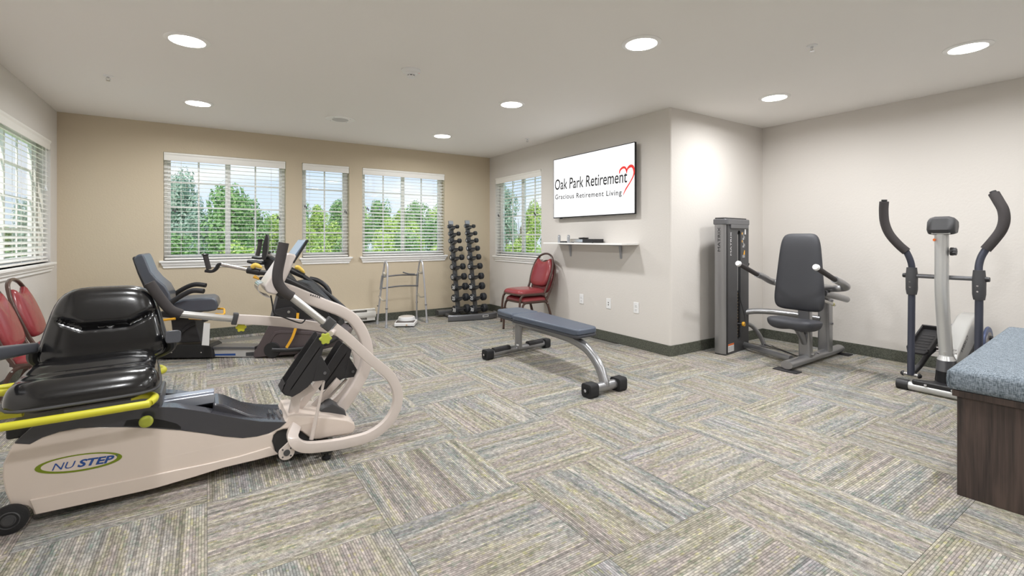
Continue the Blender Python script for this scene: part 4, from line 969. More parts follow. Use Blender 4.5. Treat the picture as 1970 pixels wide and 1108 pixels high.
# ------------------------------------------------------------------ banquet chairs (local: faces +X, floor at z = 0)
def make_chair(label):
    t = thing('banquet_chair', (0, 0, 0), label, 'chair', 'burgundy banquet chairs')
    def lean(y, z): return Vector((-.185 - max(0, z - .40) * .34, y, z))
    G().pad(.42, .42, .055, Matrix.Translation((.01, 0, .385)), expo=5, n=20, taper=0, rnd=.3, bottom=.25).build('seat', M_red, t, ang=80, weld=True)
    rim = []
    for k in range(36):
        a = 2 * PI * k / 36; c, s_ = math.cos(a), math.sin(a); q = (abs(c) ** 5 + abs(s_) ** 5) ** .2
        rim.append((.01 + c / q * .208, s_ / q * .208, .376))
    G().sweep(rim, rrect(.022, .016, .004), closed=True, side=(0, 0, 1)).build('seat_rim', M_brown, t)
    for s in (-1, 1):
        y = s * .195
        rod('leg', M_brown, t, [(.225, y * 1.03, .0), (.215, y * 1.02, .18), (.20, y, .32), (.165, y, .362), (.10, y, .366), (0, y, .366)], 0, 8, 5, sec=rrect(.024, .024, .007), side=(0, 1, 0))
        rod('leg', M_brown, t, [(0, y, .366), (-.10, y, .366), (-.155, y, .355), (-.195, y, .29), (-.245, y * 1.03, .13), (-.285, y * 1.05, .0)], 0, 8, 5, sec=rrect(.024, .024, .007), side=(0, 1, 0))
        for x, zz in ((.225, 0), (-.285, 0)): pass
    hoop = [(-.19, .36), (-.192, .46), (-.205, .56), (-.205, .66), (-.185, .75), (-.13, .825), (-.06, .855), (0, .862), (.06, .855), (.13, .825), (.185, .75), (.205, .66), (.205, .56), (.192, .46), (.19, .36)]
    P = [lean(y, z) for y, z in hoop]; P[0] = Vector((-.155, P[0].y, .362)); P[-1] = Vector((-.155, P[-1].y, .362))
    rod('back_frame', M_brown, t, P, 0, 8, 4, sec=rrect(.024, .024, .008))
    out = [(-.10, .455), (-.155, .475), (-.182, .53), (-.188, .60), (-.188, .67), (-.172, .73), (-.145, .775), (-.128, .800), (-.10, .782), (-.05, .762), (0, .757), (.05, .762), (.10, .782), (.128, .800), (.145, .775), (.172, .73), (.188, .67), (.188, .60), (.182, .53), (.155, .475), (.10, .455), (0, .448)]
    n = Vector((1, 0, .34)).normalized()
    c0 = lean(0, .62); rings = []
    for k_, off in ((.90, -.014), (.985, -.010), (1.0, .002), (.97, .018), (.90, .028), (.70, .036), (.35, .040), (.02, .041)):
        rings.append([c0 + (lean(y, z) - c0) * k_ + n * off for y, z in out])
    G().loft(rings).build('backrest', M_red, t, ang=70)
    for s in (-1, 1): G().cyl((-.17, s * .195, .345), (-.17, s * .21, .345), .006, n=8).build('glide_bolt', M_chrome, t)
    for x, s in ((.225, -1), (.225, 1), (-.285, -1), (-.285, 1)):
        y = s * .195 * (1.03 if x > 0 else 1.05); G().lathe([(.001, 0), (.014, 0), (.014, .012), (.001, .012)], Matrix.Translation((x, y, 0)), 10).build('foot_cap', M_rubber, t)
    return t
c1 = make_chair('burgundy banquet chair under another, the lower one of the stack by the television wall')
c1.location = (3.405, 4.885, 0); c1.rotation_euler.z = PI
def place(src, loc, rz, label):
    c = copy_tree(src); c.location = loc; c.rotation_euler.z = rz; c['label'] = label; return c
place(c1, (3.372, 4.885, .092), PI, 'burgundy banquet chair resting on top of another by the television wall')
place(c1, (-.82, 4.76, 0), 0, 'burgundy banquet chair against the left wall, the one nearer the corner')
place(c1, (-.82, 4.27, 0), 0, 'burgundy banquet chair at the left picture edge, behind the black armrest')

# ------------------------------------------------------------------ flat weight bench
t = thing('weight_bench', (2.6, 3.3, 0), 'flat weight bench with slate blue pads on a grey curved frame', 'bench')
def slab(nm, pts, z0, z1, m, par, bev=.018):
    return G().prism([(x, y, z0) for x, y in pts], (0, 0, z1 - z0)).build(nm, m, par, bevel=bev, seg=4)
lp = [(2.455, 3.775), (2.475, 2.90), (2.50, 2.86), (2.70, 2.875), (2.73, 2.91), (2.80, 3.775)]
hp = [(2.475, 3.815), (2.80, 3.815), (2.80, 4.10), (2.77, 4.16), (2.53, 4.16), (2.49, 4.10)]
a_ = slab('main_pad', lp, .372, .425, M_padb, t); slab('pad_base', [(x * .985 + .039, y) for x, y in lp], .350, .374, M_pad, t, .008)
b_ = slab('head_pad', hp, .372, .425, M_padb, t); slab('pad_base', [(x * .985 + .039, y) for x, y in hp], .350, .374, M_pad, t, .008)
def oval(w, h, n=16): return [(w / 2 * math.cos(2 * PI * k / n), h / 2 * math.sin(2 * PI * k / n)) for k in range(n)]
P = smooth_path([(2.64, 4.02, .315), (2.63, 3.7, .315), (2.60, 3.2, .315), (2.58, 3.02, .308), (2.55, 2.82, .275), (2.52, 2.66, .19), (2.505, 2.585, .09), (2.50, 2.57, .05)], 5)
G().sweep(P, oval(.06, .085), side=(1, 0, 0)).build('spine_tube', M_steel, t, ang=50)
G().sweep([(2.635, 3.93, .32), (2.635, 3.93, .05)], oval(.062, .095), side=(1, 0, 0)).build('rear_upright', M_steel, t, ang=50)
for zz in (.10, .16, .22, .27): pass
text('MATRIX', 'upright_lettering', M_ink, t, (2.6335 - .0315, 3.955, .14), (0, 0, 1), (0, 1, 0), .13, .022)
G().box((2.600, 3.885, .085), (2.608, 3.915, .10)).build('upright_label', M_white, t)
G().cyl((2.335, 2.565, .052), (2.665, 2.575, .052), .036, n=20).build('front_foot_tube', M_steel, t)
for x in (2.31, 2.60): G().sweep([(x, 2.565, .05), (x + .085, 2.57, .05)], rrect(.10, .10, .022)).build('rubber_foot', M_rubber, t, bevel=.004)
q = Vector((2.308, 2.565, .052)); rg = G().cyl(q, q + Vector((-.003, 0, 0)), .026, n=20).build('end_recess', M_deep, t); G().cyl(q + Vector((-.002, 0, 0)), q + Vector((-.008, 0, 0)), .012, n=14).build('end_bolt', M_chrome, t)
G().cyl((2.27, 3.895, .048), (3.02, 3.985, .048), .033, n=20).build('rear_foot_tube', M_steel, t)
for a, b in (((2.22, 3.889, .048), (2.30, 3.899, .048)), ((2.98, 3.98, .048), (3.05, 3.989, .048))): G().sweep([a, b], rrect(.092, .092, .02)).build('rubber_foot', M_rubber, t, bevel=.004)
for a, b in (((2.32, 3.90, .062), (2.52, 3.925, .062)), ((2.76, 3.953, .062), (2.96, 3.978, .062))): G().sweep([a, b], rrect(.075, .06, .02)).build('foot_pad', M_blackm, t, bevel=.004)
q = Vector((2.218, 3.889, .048)); G().cyl(q, q + Vector((-.003, 0, 0)), .022, n=18).build('end_recess', M_deep, t); G().cyl(q + Vector((-.002, 0, 0)), q + Vector((-.007, 0, 0)), .010, n=12).build('end_bolt', M_chrome, t)

# ------------------------------------------------------------------ weight stack machine in the alcove
t = thing('weight_machine', (4.6, 2.5, 0), 'seated arm press machine with a dark weight tower in the alcove', 'exercise machine')
E1 = Vector((.9925, .122, 0)); E2 = Vector((-.122, .9925, 0)); T0 = Vector((4.301, 2.731, 0))
def TP(s, d, z): return T0 + E1 * s + E2 * d + Vector((0, 0, z))
SW = .49; TZ = 1.30
def tprism(nm, m, pl, z0, z1, bevel=.004, par=None): return G().prism([TP(s, d, z0) for s, d in pl], (0, 0, z1 - z0)).build(nm, m, par or t, bevel=bevel)
tprism('tower_body', M_dgrey, [(.002, .03), (SW - .01, .03), (SW - .01, .11), (0, .11)], .0, TZ, 0)
sp0, sp1, zc0, zc1, sr_ = .235, .305, .12, 1.235, .035; sc_ = (sp0 + sp1) / 2
arcT = [(sc_ - sr_ * math.cos(k * PI / 16), zc1 - sr_ + sr_ * math.sin(k * PI / 16)) for k in range(9)]
arcB = [(sc_ - sr_ * math.cos(k * PI / 16), zc0 + sr_ - sr_ * math.sin(k * PI / 16)) for k in range(9)]
left = [(0, .012), (0, TZ), (sc_, TZ)] + list(reversed(arcT)) + arcB + [(sc_, .012)]
rightp = [(2 * sc_ - s, z) for s, z in left[3:-1]]
rightp = [(SW, .012), (SW, TZ), (sc_, TZ)] + rightp + [(sc_, .012)]
g = G()
for pl in (left, rightp): g.prism([TP(s, 0, z) for s, z in pl], E2 * .028)
g.build('front_panel', M_dgrey, t, weld=True, smooth=False)
G().prism([TP(sp0 - .004, .0275, zc0 - .01), TP(sp1 + .004, .0275, zc0 - .01), TP(sp1 + .004, .0275, zc1), TP(sp0 - .004, .0275, zc1)], E2 * .003).build('slot_backing', M_deep, t, smooth=False)
G().cyl(TP(sc_ - .006, .014, .62), TP(sc_ - .006, .014, zc1 - .04), .005, n=10).build('guide_rod', M_silver, t)
G().box((-.012, -.004, 0), (.012, .004, .05), frame(TP(sc_, .016, .60), E1, E2)).build('stack_head', M_ink, t)
for k in range(15):
    z_ = .145 + k * .031
    w_ = G().prism([TP(sp0, .012, z_), TP(sp1, .012, z_), TP(sp1, .027, z_), TP(sp0, .027, z_)], (0, 0, .027)).build('weight_plate', M_ink, t, smooth=False)
    G().cyl(TP(sc_ - .008, .0125, z_ + .013), TP(sc_ - .008, .0105, z_ + .013), .006, n=8).build('plate_hole', mat('brassy', (168, 140, 84), .4, metal=.6), w_)
zp = .145 + 4 * .031 + .013
G().cyl(TP(sc_ - .008, .012, zp), TP(sc_ + .02, -.05, zp), .008, n=10).build('selector_pin', M_black, t)
G().lathe([(.001, 0), (.020, 0), (.024, .008), (.022, .022), (.016, .028), (.001, .03)], frame(TP(sc_ + .02, -.05, zp), Vector((0, 0, 1)), Vector((1, .2, 0))), 20).build('pin_knob', M_orange, t)
rod('lanyard', M_ink, t, [TP(sc_ + .01, .01, .60), TP(sc_ + .03, -.005, .50), TP(sc_ + .045, -.02, .42), TP(sc_ + .06, -.03, .34), TP(sc_ + .03, -.05, zp + .01)], .0028, 6)
# silver side panel, bowed out
pl = [(0, .0), (0, .11), (-.008, .118), (-.018, .110), (-.024, .085), (-.024, .045), (-.016, .015)]
tprism('side_panel', M_steel, pl, .012, TZ, .004)
tprism('side_panel_edge', M_blackm, [(-.003, -.002), (.022, -.004), (.022, .02), (-.003, .02)], .012, TZ, .002)
cap = [(-.030, .0), (-.01, -.012), (.03, -.012), (SW + .006, -.010), (SW + .008, .12), (-.02, .13), (-.032, .09)]
cp_ = tprism('top_cap', M_gunm, cap, TZ - .01, TZ + .05, .012)
tprism('cap_skirt', M_gunm, [(.07, -.012), (SW - .02, -.012), (SW - .02, .02), (.07, .02)], TZ - .045, TZ - .005, .006)
tprism('cap_top', M_black, [(s * .9 + .015, d * .8 + .016) for s, d in cap], TZ + .048, TZ + .062, .008)
tprism('tower_base', M_dgrey, [(-.018, .0), (SW, .0), (SW, .11), (-.018, .11)], 0, .014, 0)
text('MATRIX', 'lettering', M_white, t, TP(.100, -.001, .985), (0, 0, 1), -E1, .235, .026)
sd = (TP(-.034, .06, 0) - TP(-.034, .11, 0)).normalized()
text('MATRIX', 'lettering', M_ink, t, TP(-.0248, .052, 1.025), (0, 0, 1), E2, .24, .026)
# warning label and instruction stickers
G().prism([TP(.03, 0, .025), TP(.155, 0, .025), TP(.155, 0, .105), TP(.03, 0, .105)], -E2 * .0008).build('warning_label', M_white, t, smooth=False)
G().prism([TP(.03, -.0009, .088), TP(.155, -.0009, .088), TP(.155, -.0009, .105), TP(.03, -.0009, .105)], -E2 * .0006).build('label_band', M_orangep, t, smooth=False)
for k in range(3): G().prism([TP(.038 + .04 * k, -.0009, .03), TP(.070 + .04 * k, -.0009, .03), TP(.070 + .04 * k, -.0009, .08), TP(.038 + .04 * k, -.0009, .08)], -E2 * .0004).build('label_text_block', mat('label_grey', (196, 196, 196), .6), t, smooth=False)
for zz in (1.16, 1.08):
    st = G()
    st.prism([TP(.33, -.0003, zz + .035), TP(.345, -.0003, zz + .03), TP(.345, -.0003, zz + .055), TP(.33, -.0003, zz + .055)], -E2 * .0006); st.build('instruction_sticker', M_orange, t, smooth=False)
    # seated figure pictogram drawn in white strokes
    for A_, B_ in (((.355, .055), (.362, .02)), ((.362, .02), (.39, .018)), ((.39, .018), (.392, -.008)), ((.352, .0), (.352, -.02)), ((.352, -.018), (.395, -.018)), ((.37, .018), (.37, -.018))):
        a = TP(A_[0], -.001, zz + A_[1]); b = TP(B_[0], -.001, zz + B_[1]); G().sweep([a, b], rrect(.0045, .001, .0003), side=tuple(E2)).build('pictogram_stroke', M_white, t, smooth=False)
G().prism([TP(.365, -.0003, .985), TP(.40, -.0003, .985), TP(.40, -.0003, 1.03), TP(.385, -.0003, 1.03)], -E2 * .0006).build('instruction_sticker', M_orange, t, smooth=False)
G().prism([TP(.345, -.0003, .955), TP(.40, -.0003, .955), TP(.40, -.0003, .983), TP(.345, -.0003, .983)], -E2 * .0006).build('instruction_sticker', M_dullmetal, t, smooth=False)
G().prism([TP(.395, -.0003, 1.195), TP(.424, -.0003, 1.195), TP(.424, -.0003, 1.25), TP(.395, -.0003, 1.25)], -E2 * .0006).build('serial_sticker', M_white, t, smooth=False)
rod('bottle_holder', M_black, t, [TP(SW, .04, .86), TP(SW + .03, .03, .86), TP(SW + .045, .02, .89)], .012, 8)
# frame
def mrod(nm, pts, sec, m=None, side=None, sm=5, **k): return rod(nm, m or M_steel, t, pts, 0, 8, sm, sec=sec, side=side, **k)
mrod('main_base_tube', [(4.24, 2.13, .052), (5.33, 2.165, .052)], oval(.10, .075), side=(0, 1, 0), sm=0)
mrod('cross_base_tube', [TP(.40, .02, .05), Vector((4.50, 2.22, .05))], oval(.06, .055), side=(0, 0, 1), sm=0)
for x, y in ((4.25, 2.13), (5.32, 2.16)): G().box((x - .05, y - .10, 0), (x + .05, y + .10, .010)).build('floor_plate', M_blackm, t, bevel=.003)
mrod('seat_post', [(4.62, 2.15, .06), (4.60, 2.15, .62)], rrect(.10, .065, .012), side=(0, 1, 0), sm=0)
mrod('rear_post', [(5.02, 2.16, .06), (5.02, 2.16, .64)], rrect(.10, .09, .012), side=(0, 1, 0), sm=0)
mrod('seat_strut', [(4.60, 2.15, .20), (4.54, 2.15, .27), (4.42, 2.15, .39)], oval(.06, .06), side=(0, 1, 0))
mrod('link_tube', [TP(.40, .10, .35), (4.80, 2.74, .395), (4.90, 2.50, .40), (5.0, 2.20, .375)], oval(.06, .08), side=(0, 0, 1))
mrod('tower_leg', [TP(.40, .12, .26), (4.93, 2.86, .22), (5.00, 2.80, .12), (5.03, 2.76, .01)], oval(.045, .045))
G().box((4.95, 2.70, 0), (5.10, 2.80, .008)).build('floor_plate', M_steel, t, bevel=.002)
G().cyl(TP(.44, .06, .14), TP(.44, .10, .14), .085, n=24).build('pulley_cover', M_steel, t)
mrod('upper_post', [(4.60, 2.15, .55), (4.64, 2.15, .85)], rrect(.09, .06, .01), side=(0, 1, 0), sm=0)
for y in (2.70, 2.62): mrod('floor_cable', [(5.0, y + .04, .02), (4.72, 2.20, .02)], circ(.004, 6), M_ink, sm=0)
# seat: saddle shaped
def srel(u, v): return .012 * u * u - .014 * math.exp(-(u / .3) ** 2) + 0
def sdef(v):
    k = max(0, (v.y + .02) / .13); return (v.x * (1 - .0 * k), v.y + (.05 * math.cos(min(1, abs(v.x) / .19) * PI) * -.35 if v.y > 0 else 0), v.z - .015 * (abs(v.x) / .19) ** 2)
G().pad(.40, .30, .070, frame((4.42, 2.15, .400), (0, -1, 0), (-1, 0, .06)), expo=3.6, n=22, rnd=.45, relief=srel, deform=sdef, bottom=.55).build('seat_pad', M_pad, t, ang=80, weld=True)
G().pad(.33, .22, .02, frame((4.43, 2.15, .385), (0, -1, 0), (-1, 0, .06)), expo=4, n=10, bottom=1).build('seat_plate', M_black, t, ang=60, weld=True)
G().pad(.39, .70, .055, frame((4.54, 2.165, .85), (0, -1, 0), (.06, 0, 1)), expo=6.5, n=26, taper=-.17, rnd=.3, bottom=.35).build('back_pad', M_pad, t, ang=80, weld=True)
# arms
for s, nm in ((1, 'far'), (-1, 'near')):
    y0, yc = 2.15 + s * .327, 2.15
    a, b = Vector((4.09, y0, .922)), Vector((4.394, y0 + s * .003, .812))
    G().sweep([a, b], circ(.021, 14)).build('hand_grip', M_foam, t)
    d_ = (b - a).normalized(); G().sweep([a - d_ * .022, a + d_ * .002], circ(.027, 16), scale=[.85, 1]).build('grip_cap', M_white, t, bevel=.003)
    mrod('press_arm', [b, (4.50, y0, .785), (4.62, y0 - s * .0, .74), (4.66, y0 - s * .04, .722), (4.66, y0 - s * .10, .712), (4.72, y0 - s * .20, .70), (4.80, y0 - s * .29, .69)], circ(.030, 14))
mrod('arm_pivot', [(4.78, 2.02, .69), (4.78, 2.28, .69)], circ(.04, 16), sm=0)
mrod('pivot_link', [(4.80, 2.15, .66), (5.0, 2.13, .60)], rrect(.05, .06, .01), side=(0, 1, 0), sm=0)
mrod('lever_arm', [(4.62, 2.0, .665), (4.85, 1.98, .62), (5.02, 1.98, .585)], circ(.03, 12), sm=3)
mrod('damper_rod', [(4.66, 2.04, .60), (4.95, 2.05, .53)], circ(.014, 10), M_silver, sm=0)
q = Vector((4.90, 2.048, .542)); G().cyl(q, q + Vector((.012, 0, -.003)), .0155, n=12).build('rod_band', M_yellow, t)
for zz, x in ((.56, 5.02), (.34, 5.02), (.10, 4.62), (.10, 4.72)):
    y = 2.108 if x > 5 else 2.10
    G().cyl((x, y, zz), (x, y - .02, zz), .010, n=8).build('frame_bolt', M_chrome, t)

# ------------------------------------------------------------------ elliptical trainer
t = thing('elliptical_trainer', (4.6, 1.18, 0), 'silver and black elliptical trainer with tall curved handles by the right wall', 'exercise machine')
ex, ey = 4.6, 1.18
def erod(nm, m, pts, r, n=14, sm=5, **k): return rod(nm, m, t, pts, r, n, sm, **k)
erod('front_stabiliser', mat('pale_silver_paint', (200, 200, 198), .3, metal=.4), [(4.50, 1.385, .035), (4.50, .86, .035)], .033, 20, 0)
M_ps = MATS['pale_silver_paint']
for a, b in ((1.43, 1.355), (.88, .80)): G().cyl((4.50, a, .036), (4.50, b, .036), .040, n=20).build('end_cap', M_black, t, bevel=.004)
for y in (1.25, 1.10): G().cyl((4.475, y, .058), (4.465, y, .070), .009, n=8).build('stabiliser_bolt', M_chrome, t)
pl = [(4.47, 1.33), (4.50, 1.34), (4.56, 1.24), (4.70, 1.22), (4.70, 1.12), (4.56, 1.10), (4.50, 1.00), (4.47, 1.01)]
G().prism([(x, y, .05) for x, y in pl], (0, 0, .04)).build('base_cowl', M_black, t, bevel=.012)
def drum(z0, z1, r0, r1, nm, m): return G().lathe([(.001, z0), (r0, z0), (r1, z1), (.001, z1)], Matrix.Translation((ex + .02, ey - .01, 0)) @ Matrix.Diagonal((1.25, .9, 1, 1)), 28).build(nm, m, t)
drum(.085, .175, .062, .060, 'lower_sleeve', M_ink); drum(.175, .255, .066, .060, 'mast_socket', M_gunm); drum(.255, .285, .060, .045, 'socket_collar', M_ps)
erod('mast', M_ps, [(ex + .02, ey - .01, .26), (ex + .0, ey, .5), (ex - .025, ey + .005, .75), (ex - .03, ey + .005, 1.0), (ex - .03, ey + .005, 1.19)], .041, 20)
for zz in (.31, .335):
    for yy in (-1, 1): G().cyl((ex + .015, ey + yy * .038 - .01, zz), (ex + .015, ey + yy * .056 - .01, zz), .006, n=8).build('mast_bolt', M_chrome, t)
G().cyl((ex - .026, ey - .012, .31), (ex - .036, ey - .014, .31), .007, n=8).build('mast_bolt', M_chrome, t)
q = Vector((ex - .072, ey + .034, 1.145)); G().cyl(q, q + Vector((-.004, .002, 0)), .010, n=16).build('orange_dot_sticker', M_orangep, t)
# console: front face wedge seen from the outside
g = G(); P = [(-.075, -.005), (-.060, .060), (-.02, .075), (.055, .060), (.06, .02), (.03, -.03), (-.04, -.035)]
ring = lambda y, s: [Vector((ex - .02 + x * s, y, 1.225 + z * s * 1.15)) for x, z in P]
g.loft([ring(ey + .080, .75), ring(ey + .070, .95), ring(ey + .04, 1.08), ring(ey - .04, 1.08), ring(ey - .068, .95), ring(ey - .078, .75)]); g.build('console', M_dgrey, t, ang=40)
G().box((ex - .075, ey - .055, 1.185), (ex + .02, ey + .055, 1.215)).build('console_bracket', M_ps, t, bevel=.006)
G().cyl((ex - .03, ey - .045, 1.06), (ex - .03, ey - .06, 1.06), .03, n=20).build('tension_dial', M_black, t)
G().prism([(ex - .03 + math.cos(k * PI / 9) * .026 * (1 + .12 * (-1) ** k), ey - .058, 1.06 + math.sin(k * PI / 9) * .026 * (1 + .12 * (-1) ** k)) for k in range(18)], (0, -.02, 0)).build('tension_knob', M_dgrey, t, bevel=.003)
erod('pivot_axle', M_gunm, [(ex, ey + .205, .867), (ex, ey - .205, .867)], .016, 14, 0)
for s in (1, -1):
    yy = ey + s * .19
    G().cyl((ex, ey + s * .205, .867), (ex, ey + s * .245, .867), .022, .016, 16).build('axle_cap', M_black, t)
    erod('swing_pole', mat('slate_blue_tube', (72, 75, 88), .38, metal=.35), [(ex, yy, .74), (ex - .01, yy, .40), (ex - .02, yy, .10)], .023, 16)
    G().sweep([(ex, yy, .93), (ex, yy, .86), (ex, yy, .76), (ex, yy, .72)], oval(.085, .075), scale=[.85, 1, .98, .82]).build('pole_socket', M_dgrey, t)
    for zz in (.82, .78): G().cyl((ex - .036, yy, zz), (ex - .042, yy, zz), .006, n=8).build('socket_screw', M_chrome, t)
lt = [atX(x, y, X) for x, y, X in ((1754, 530, 4.60), (1754, 512, 4.59), (1750, 497, 4.58), (1743, 483, 4.57))]
lg = [atX(x, y, X) for x, y, X in ((1744, 484, 4.57), (1728, 470, 4.56), (1711, 450, 4.55), (1702, 428, 4.54), (1700, 405, 4.53), (1701, 388, 4.52))]
rt2 = [atX(x, y, X) for x, y, X in ((1883, 532, 4.60), (1883, 512, 4.61), (1888, 494, 4.62), (1897, 479, 4.63))]
rg2 = [atX(x, y, X) for x, y, X in ((1896, 480, 4.63), (1912, 462, 4.64), (1926, 443, 4.65), (1932, 424, 4.655), (1930, 404, 4.66), (1921, 387, 4.67), (1912, 372, 4.68))]
for tb_, gp in ((lt, lg), (rt2, rg2)):
    erod('handle_tube', MATS['slate_blue_tube'], tb_, .022, 14); erod('foam_grip', M_foam, gp, .031, 16)
    d_ = (gp[-1] - gp[-2]).normalized(); G().cyl(gp[-1] - d_ * .005, gp[-1] + d_ * .016, .019, n=14).build('grip_plug', M_black, t)
# drive housing
pf = [(4.62, .12), (4.66, .26), (4.76, .33), (4.95, .46), (5.10, .53), (5.22, .55), (5.34, .50), (5.36, .44), (5.30, .33), (5.10, .20), (4.95, .14)]
G().prism([(x, ey - .055, z) for x, z in pf], (0, .11, 0)).build('drive_housing', M_ps, t, bevel=.022, seg=4)
pf2 = [(4.62, .06), (4.66, .20), (4.85, .22), (5.05, .30), (5.25, .42), (5.32, .40), (5.30, .10), (5.0, .06)]
G().prism([(x, ey - .063, z) for x, z in pf2], (0, .126, 0)).build('lower_housing', M_black, t, bevel=.012)
text('WESLO', 'lettering', M_dgrey, t, Vector((4.78, ey - .0555, .285)), (.84, 0, .54), (-.54, 0, .84), .19, .032, bold=.01)
M_disc = mat('disc_blue_grey', (92, 104, 140), .4, metal=.3)
for s in (-1, 1):
    M = frame((5.25, ey + s * .10, .32), (1, 0, 0), (0, 0, 1)); G().lathe([(.02, -.008), (.125, -.008), (.13, 0), (.125, .008), (.02, .008)], M, 32).build('crank_disc', M_disc, t)
    G().lathe([(.001, -.012), (.085, -.012), (.085, .012), (.001, .012)], M, 28).build('disc_face', mat('disc_face', (150, 146, 144), .4, metal=.3), t)
    G().cyl((5.25, ey + s * .06, .36), (5.25, ey + s * .13, .36), .018, n=12).build('crank_hub', M_black, t)
G().cyl((5.28, ey - .2, .04), (5.28, ey + .2, .04), .032, n=18).build('rear_stabiliser', M_ps, t)
for s, dz in ((1, .0), (-1, -.10)):
    yy = ey + s * .19
    P = [(4.60, yy, .105 + dz * 0), (4.80, yy + s * .0, .15), (5.0, yy, .22 + dz), (5.25, yy - s * .05, .30 + dz)]
    erod('pedal_arm', M_dgrey, P, 0, 8, 4, sec=rrect(.03, .04, .008), side=(0, 1, 0))
    A = Vector((4.72, yy, .235 + dz * .4)); Bv = Vector((5.09, yy, .38 + dz)); d_ = (Bv - A).normalized(); M = frame(A, d_, (0, 1, 0))
    L_ = (Bv - A).length
    tr = G().prism([M @ Vector(q) for q in ((0, -.045, 0), (.04, -.06, 0), (L_ - .06, -.075, 0), (L_, -.06, 0), (L_, .06, 0), (L_ - .06, .075, 0), (.04, .06, 0), (0, .045, 0))], M.to_3x3() @ Vector((0, 0, .02))).build('foot_tray', M_blackm, t, bevel=.005)
    for sy in (-1, 1): G().box((.02, sy * .066 - .006, .005), (L_ - .01, sy * .066 + .006, .05), M).build('tray_wall', M_blackm, tr, bevel=.003)
    G().box((L_ - .016, -.07, .005), (L_, .07, .055), M).build('toe_stop', M_blackm, tr, bevel=.003)
    for k in range(6): G().box((.05 + k * .045, -.04, .02), (.056 + k * .045, .04, .024), M).build('tread_line', M_dgrey, tr)
    G().cyl((4.585, yy - .05, .10), (4.585, yy + .05, .10), .014, n=12).build('pivot_bolt', M_chrome, t)
    for sy in (-1, 1): G().lathe([(.001, 0), (.020, 0), (.020, .008), (.010, .02), (.001, .022)], frame((4.585, yy + sy * .045, .10), (1, 0, 0), (0, 0, -sy)), 12).build('acorn_nut', M_black, t)
G().cyl((5.08, ey + .05, .44), (5.08, ey + .16, .44), .012, n=10).build('top_axle', M_chrome, t)

# ------------------------------------------------------------------ storage bench with cushion
C0 = Vector((2.845, .685, 0)); r4 = math.radians(4); A1 = Vector((math.cos(r4), math.sin(r4), 0)); A2 = Vector((math.sin(r4), -math.cos(r4), 0))
Mx = Matrix(((A1.x, A2.x, 0, C0.x), (A1.y, A2.y, 0, C0.y), (0, 0, 1, 0), (0, 0, 0, 1)))
t = thing('storage_bench', (3.6, .45, 0), 'dark walnut box bench at the right edge, under a blue-grey cushion', 'bench')
LB, DB = 1.64, .55
def bb(nm, a, b, m, par=t, bevel=.002): return G().box(a, b, Mx).build(nm, m, par, bevel=bevel)
bb('end_panel', (0, .028, 0), (.02, DB, .446), M_wood); bb('corner_stile', (-.0005, 0, 0), (.022, .030, .446), M_wood)
bb('end_panel', (LB - .02, 0, 0), (LB, DB, .446), M_wood)
bb('back_panel', (.022, .002, 0), (LB - .02, .02, .446), M_wood)
bb('front_panel', (.02, DB - .02, .06), (LB - .02, DB, .446), M_wood)
bb('toe_board', (.02, DB - .06, 0), (LB - .02, DB - .045, .06), M_wood)
bb('bench_top', (-.016, -.014, .447), (LB + .016, DB + .016, .475), M_wood)
cu = G().pad(DB + .03, LB + .03, .0, Mx) if 0 else None
g = G(); a, b, z0_, z1_ = -.03, LB + .03, .476, .568
ringz = []
for z_, ins in ((z0_, .018), (z0_ + .006, .004), (z0_ + .02, 0), (z1_ - .020, 0), (z1_ - .006, .005), (z1_, .018), (z1_ + .006, .08), (z1_ + .008, .25)):
    pts_ = []
    for sx, sy, x, y, an in ((1, 1, b - .02, DB + .0, 0), (-1, 1, a + .02, DB, PI / 2), (-1, -1, a + .02, -.01, PI), (1, -1, b - .02, -.01, 1.5 * PI)):
        for k in range(4):
            an_ = an + PI / 2 * k / 3; pts_.append(Mx @ Vector((min(max(x + .02 * math.cos(an_), a + ins), b - ins), min(max(y + .02 * math.sin(an_), -.03 + ins), DB + .02 - ins), z_)))
    ringz.append(pts_)
g.loft(ringz)
cs = thing('bench_cushion', (3.6, .45, .476), 'blue-grey tweed seat cushion lying on the dark walnut box bench', 'cushion')
g.build('cushion_body', M_tweed, cs, ang=80)
wl = [Mx @ Vector((a - .001, -.028 + .01 * 0, z0_ + .01)), Mx @ Vector((a - .001, -.028, z1_ - .008))]
rod('seam_piping', M_tweed, cs, [Mx @ Vector((a + .004, -.024, z0_ + .012)), Mx @ Vector((a + .001, -.027, (z0_ + z1_) / 2)), Mx @ Vector((a + .004, -.024, z1_ - .008))], .004, 8)

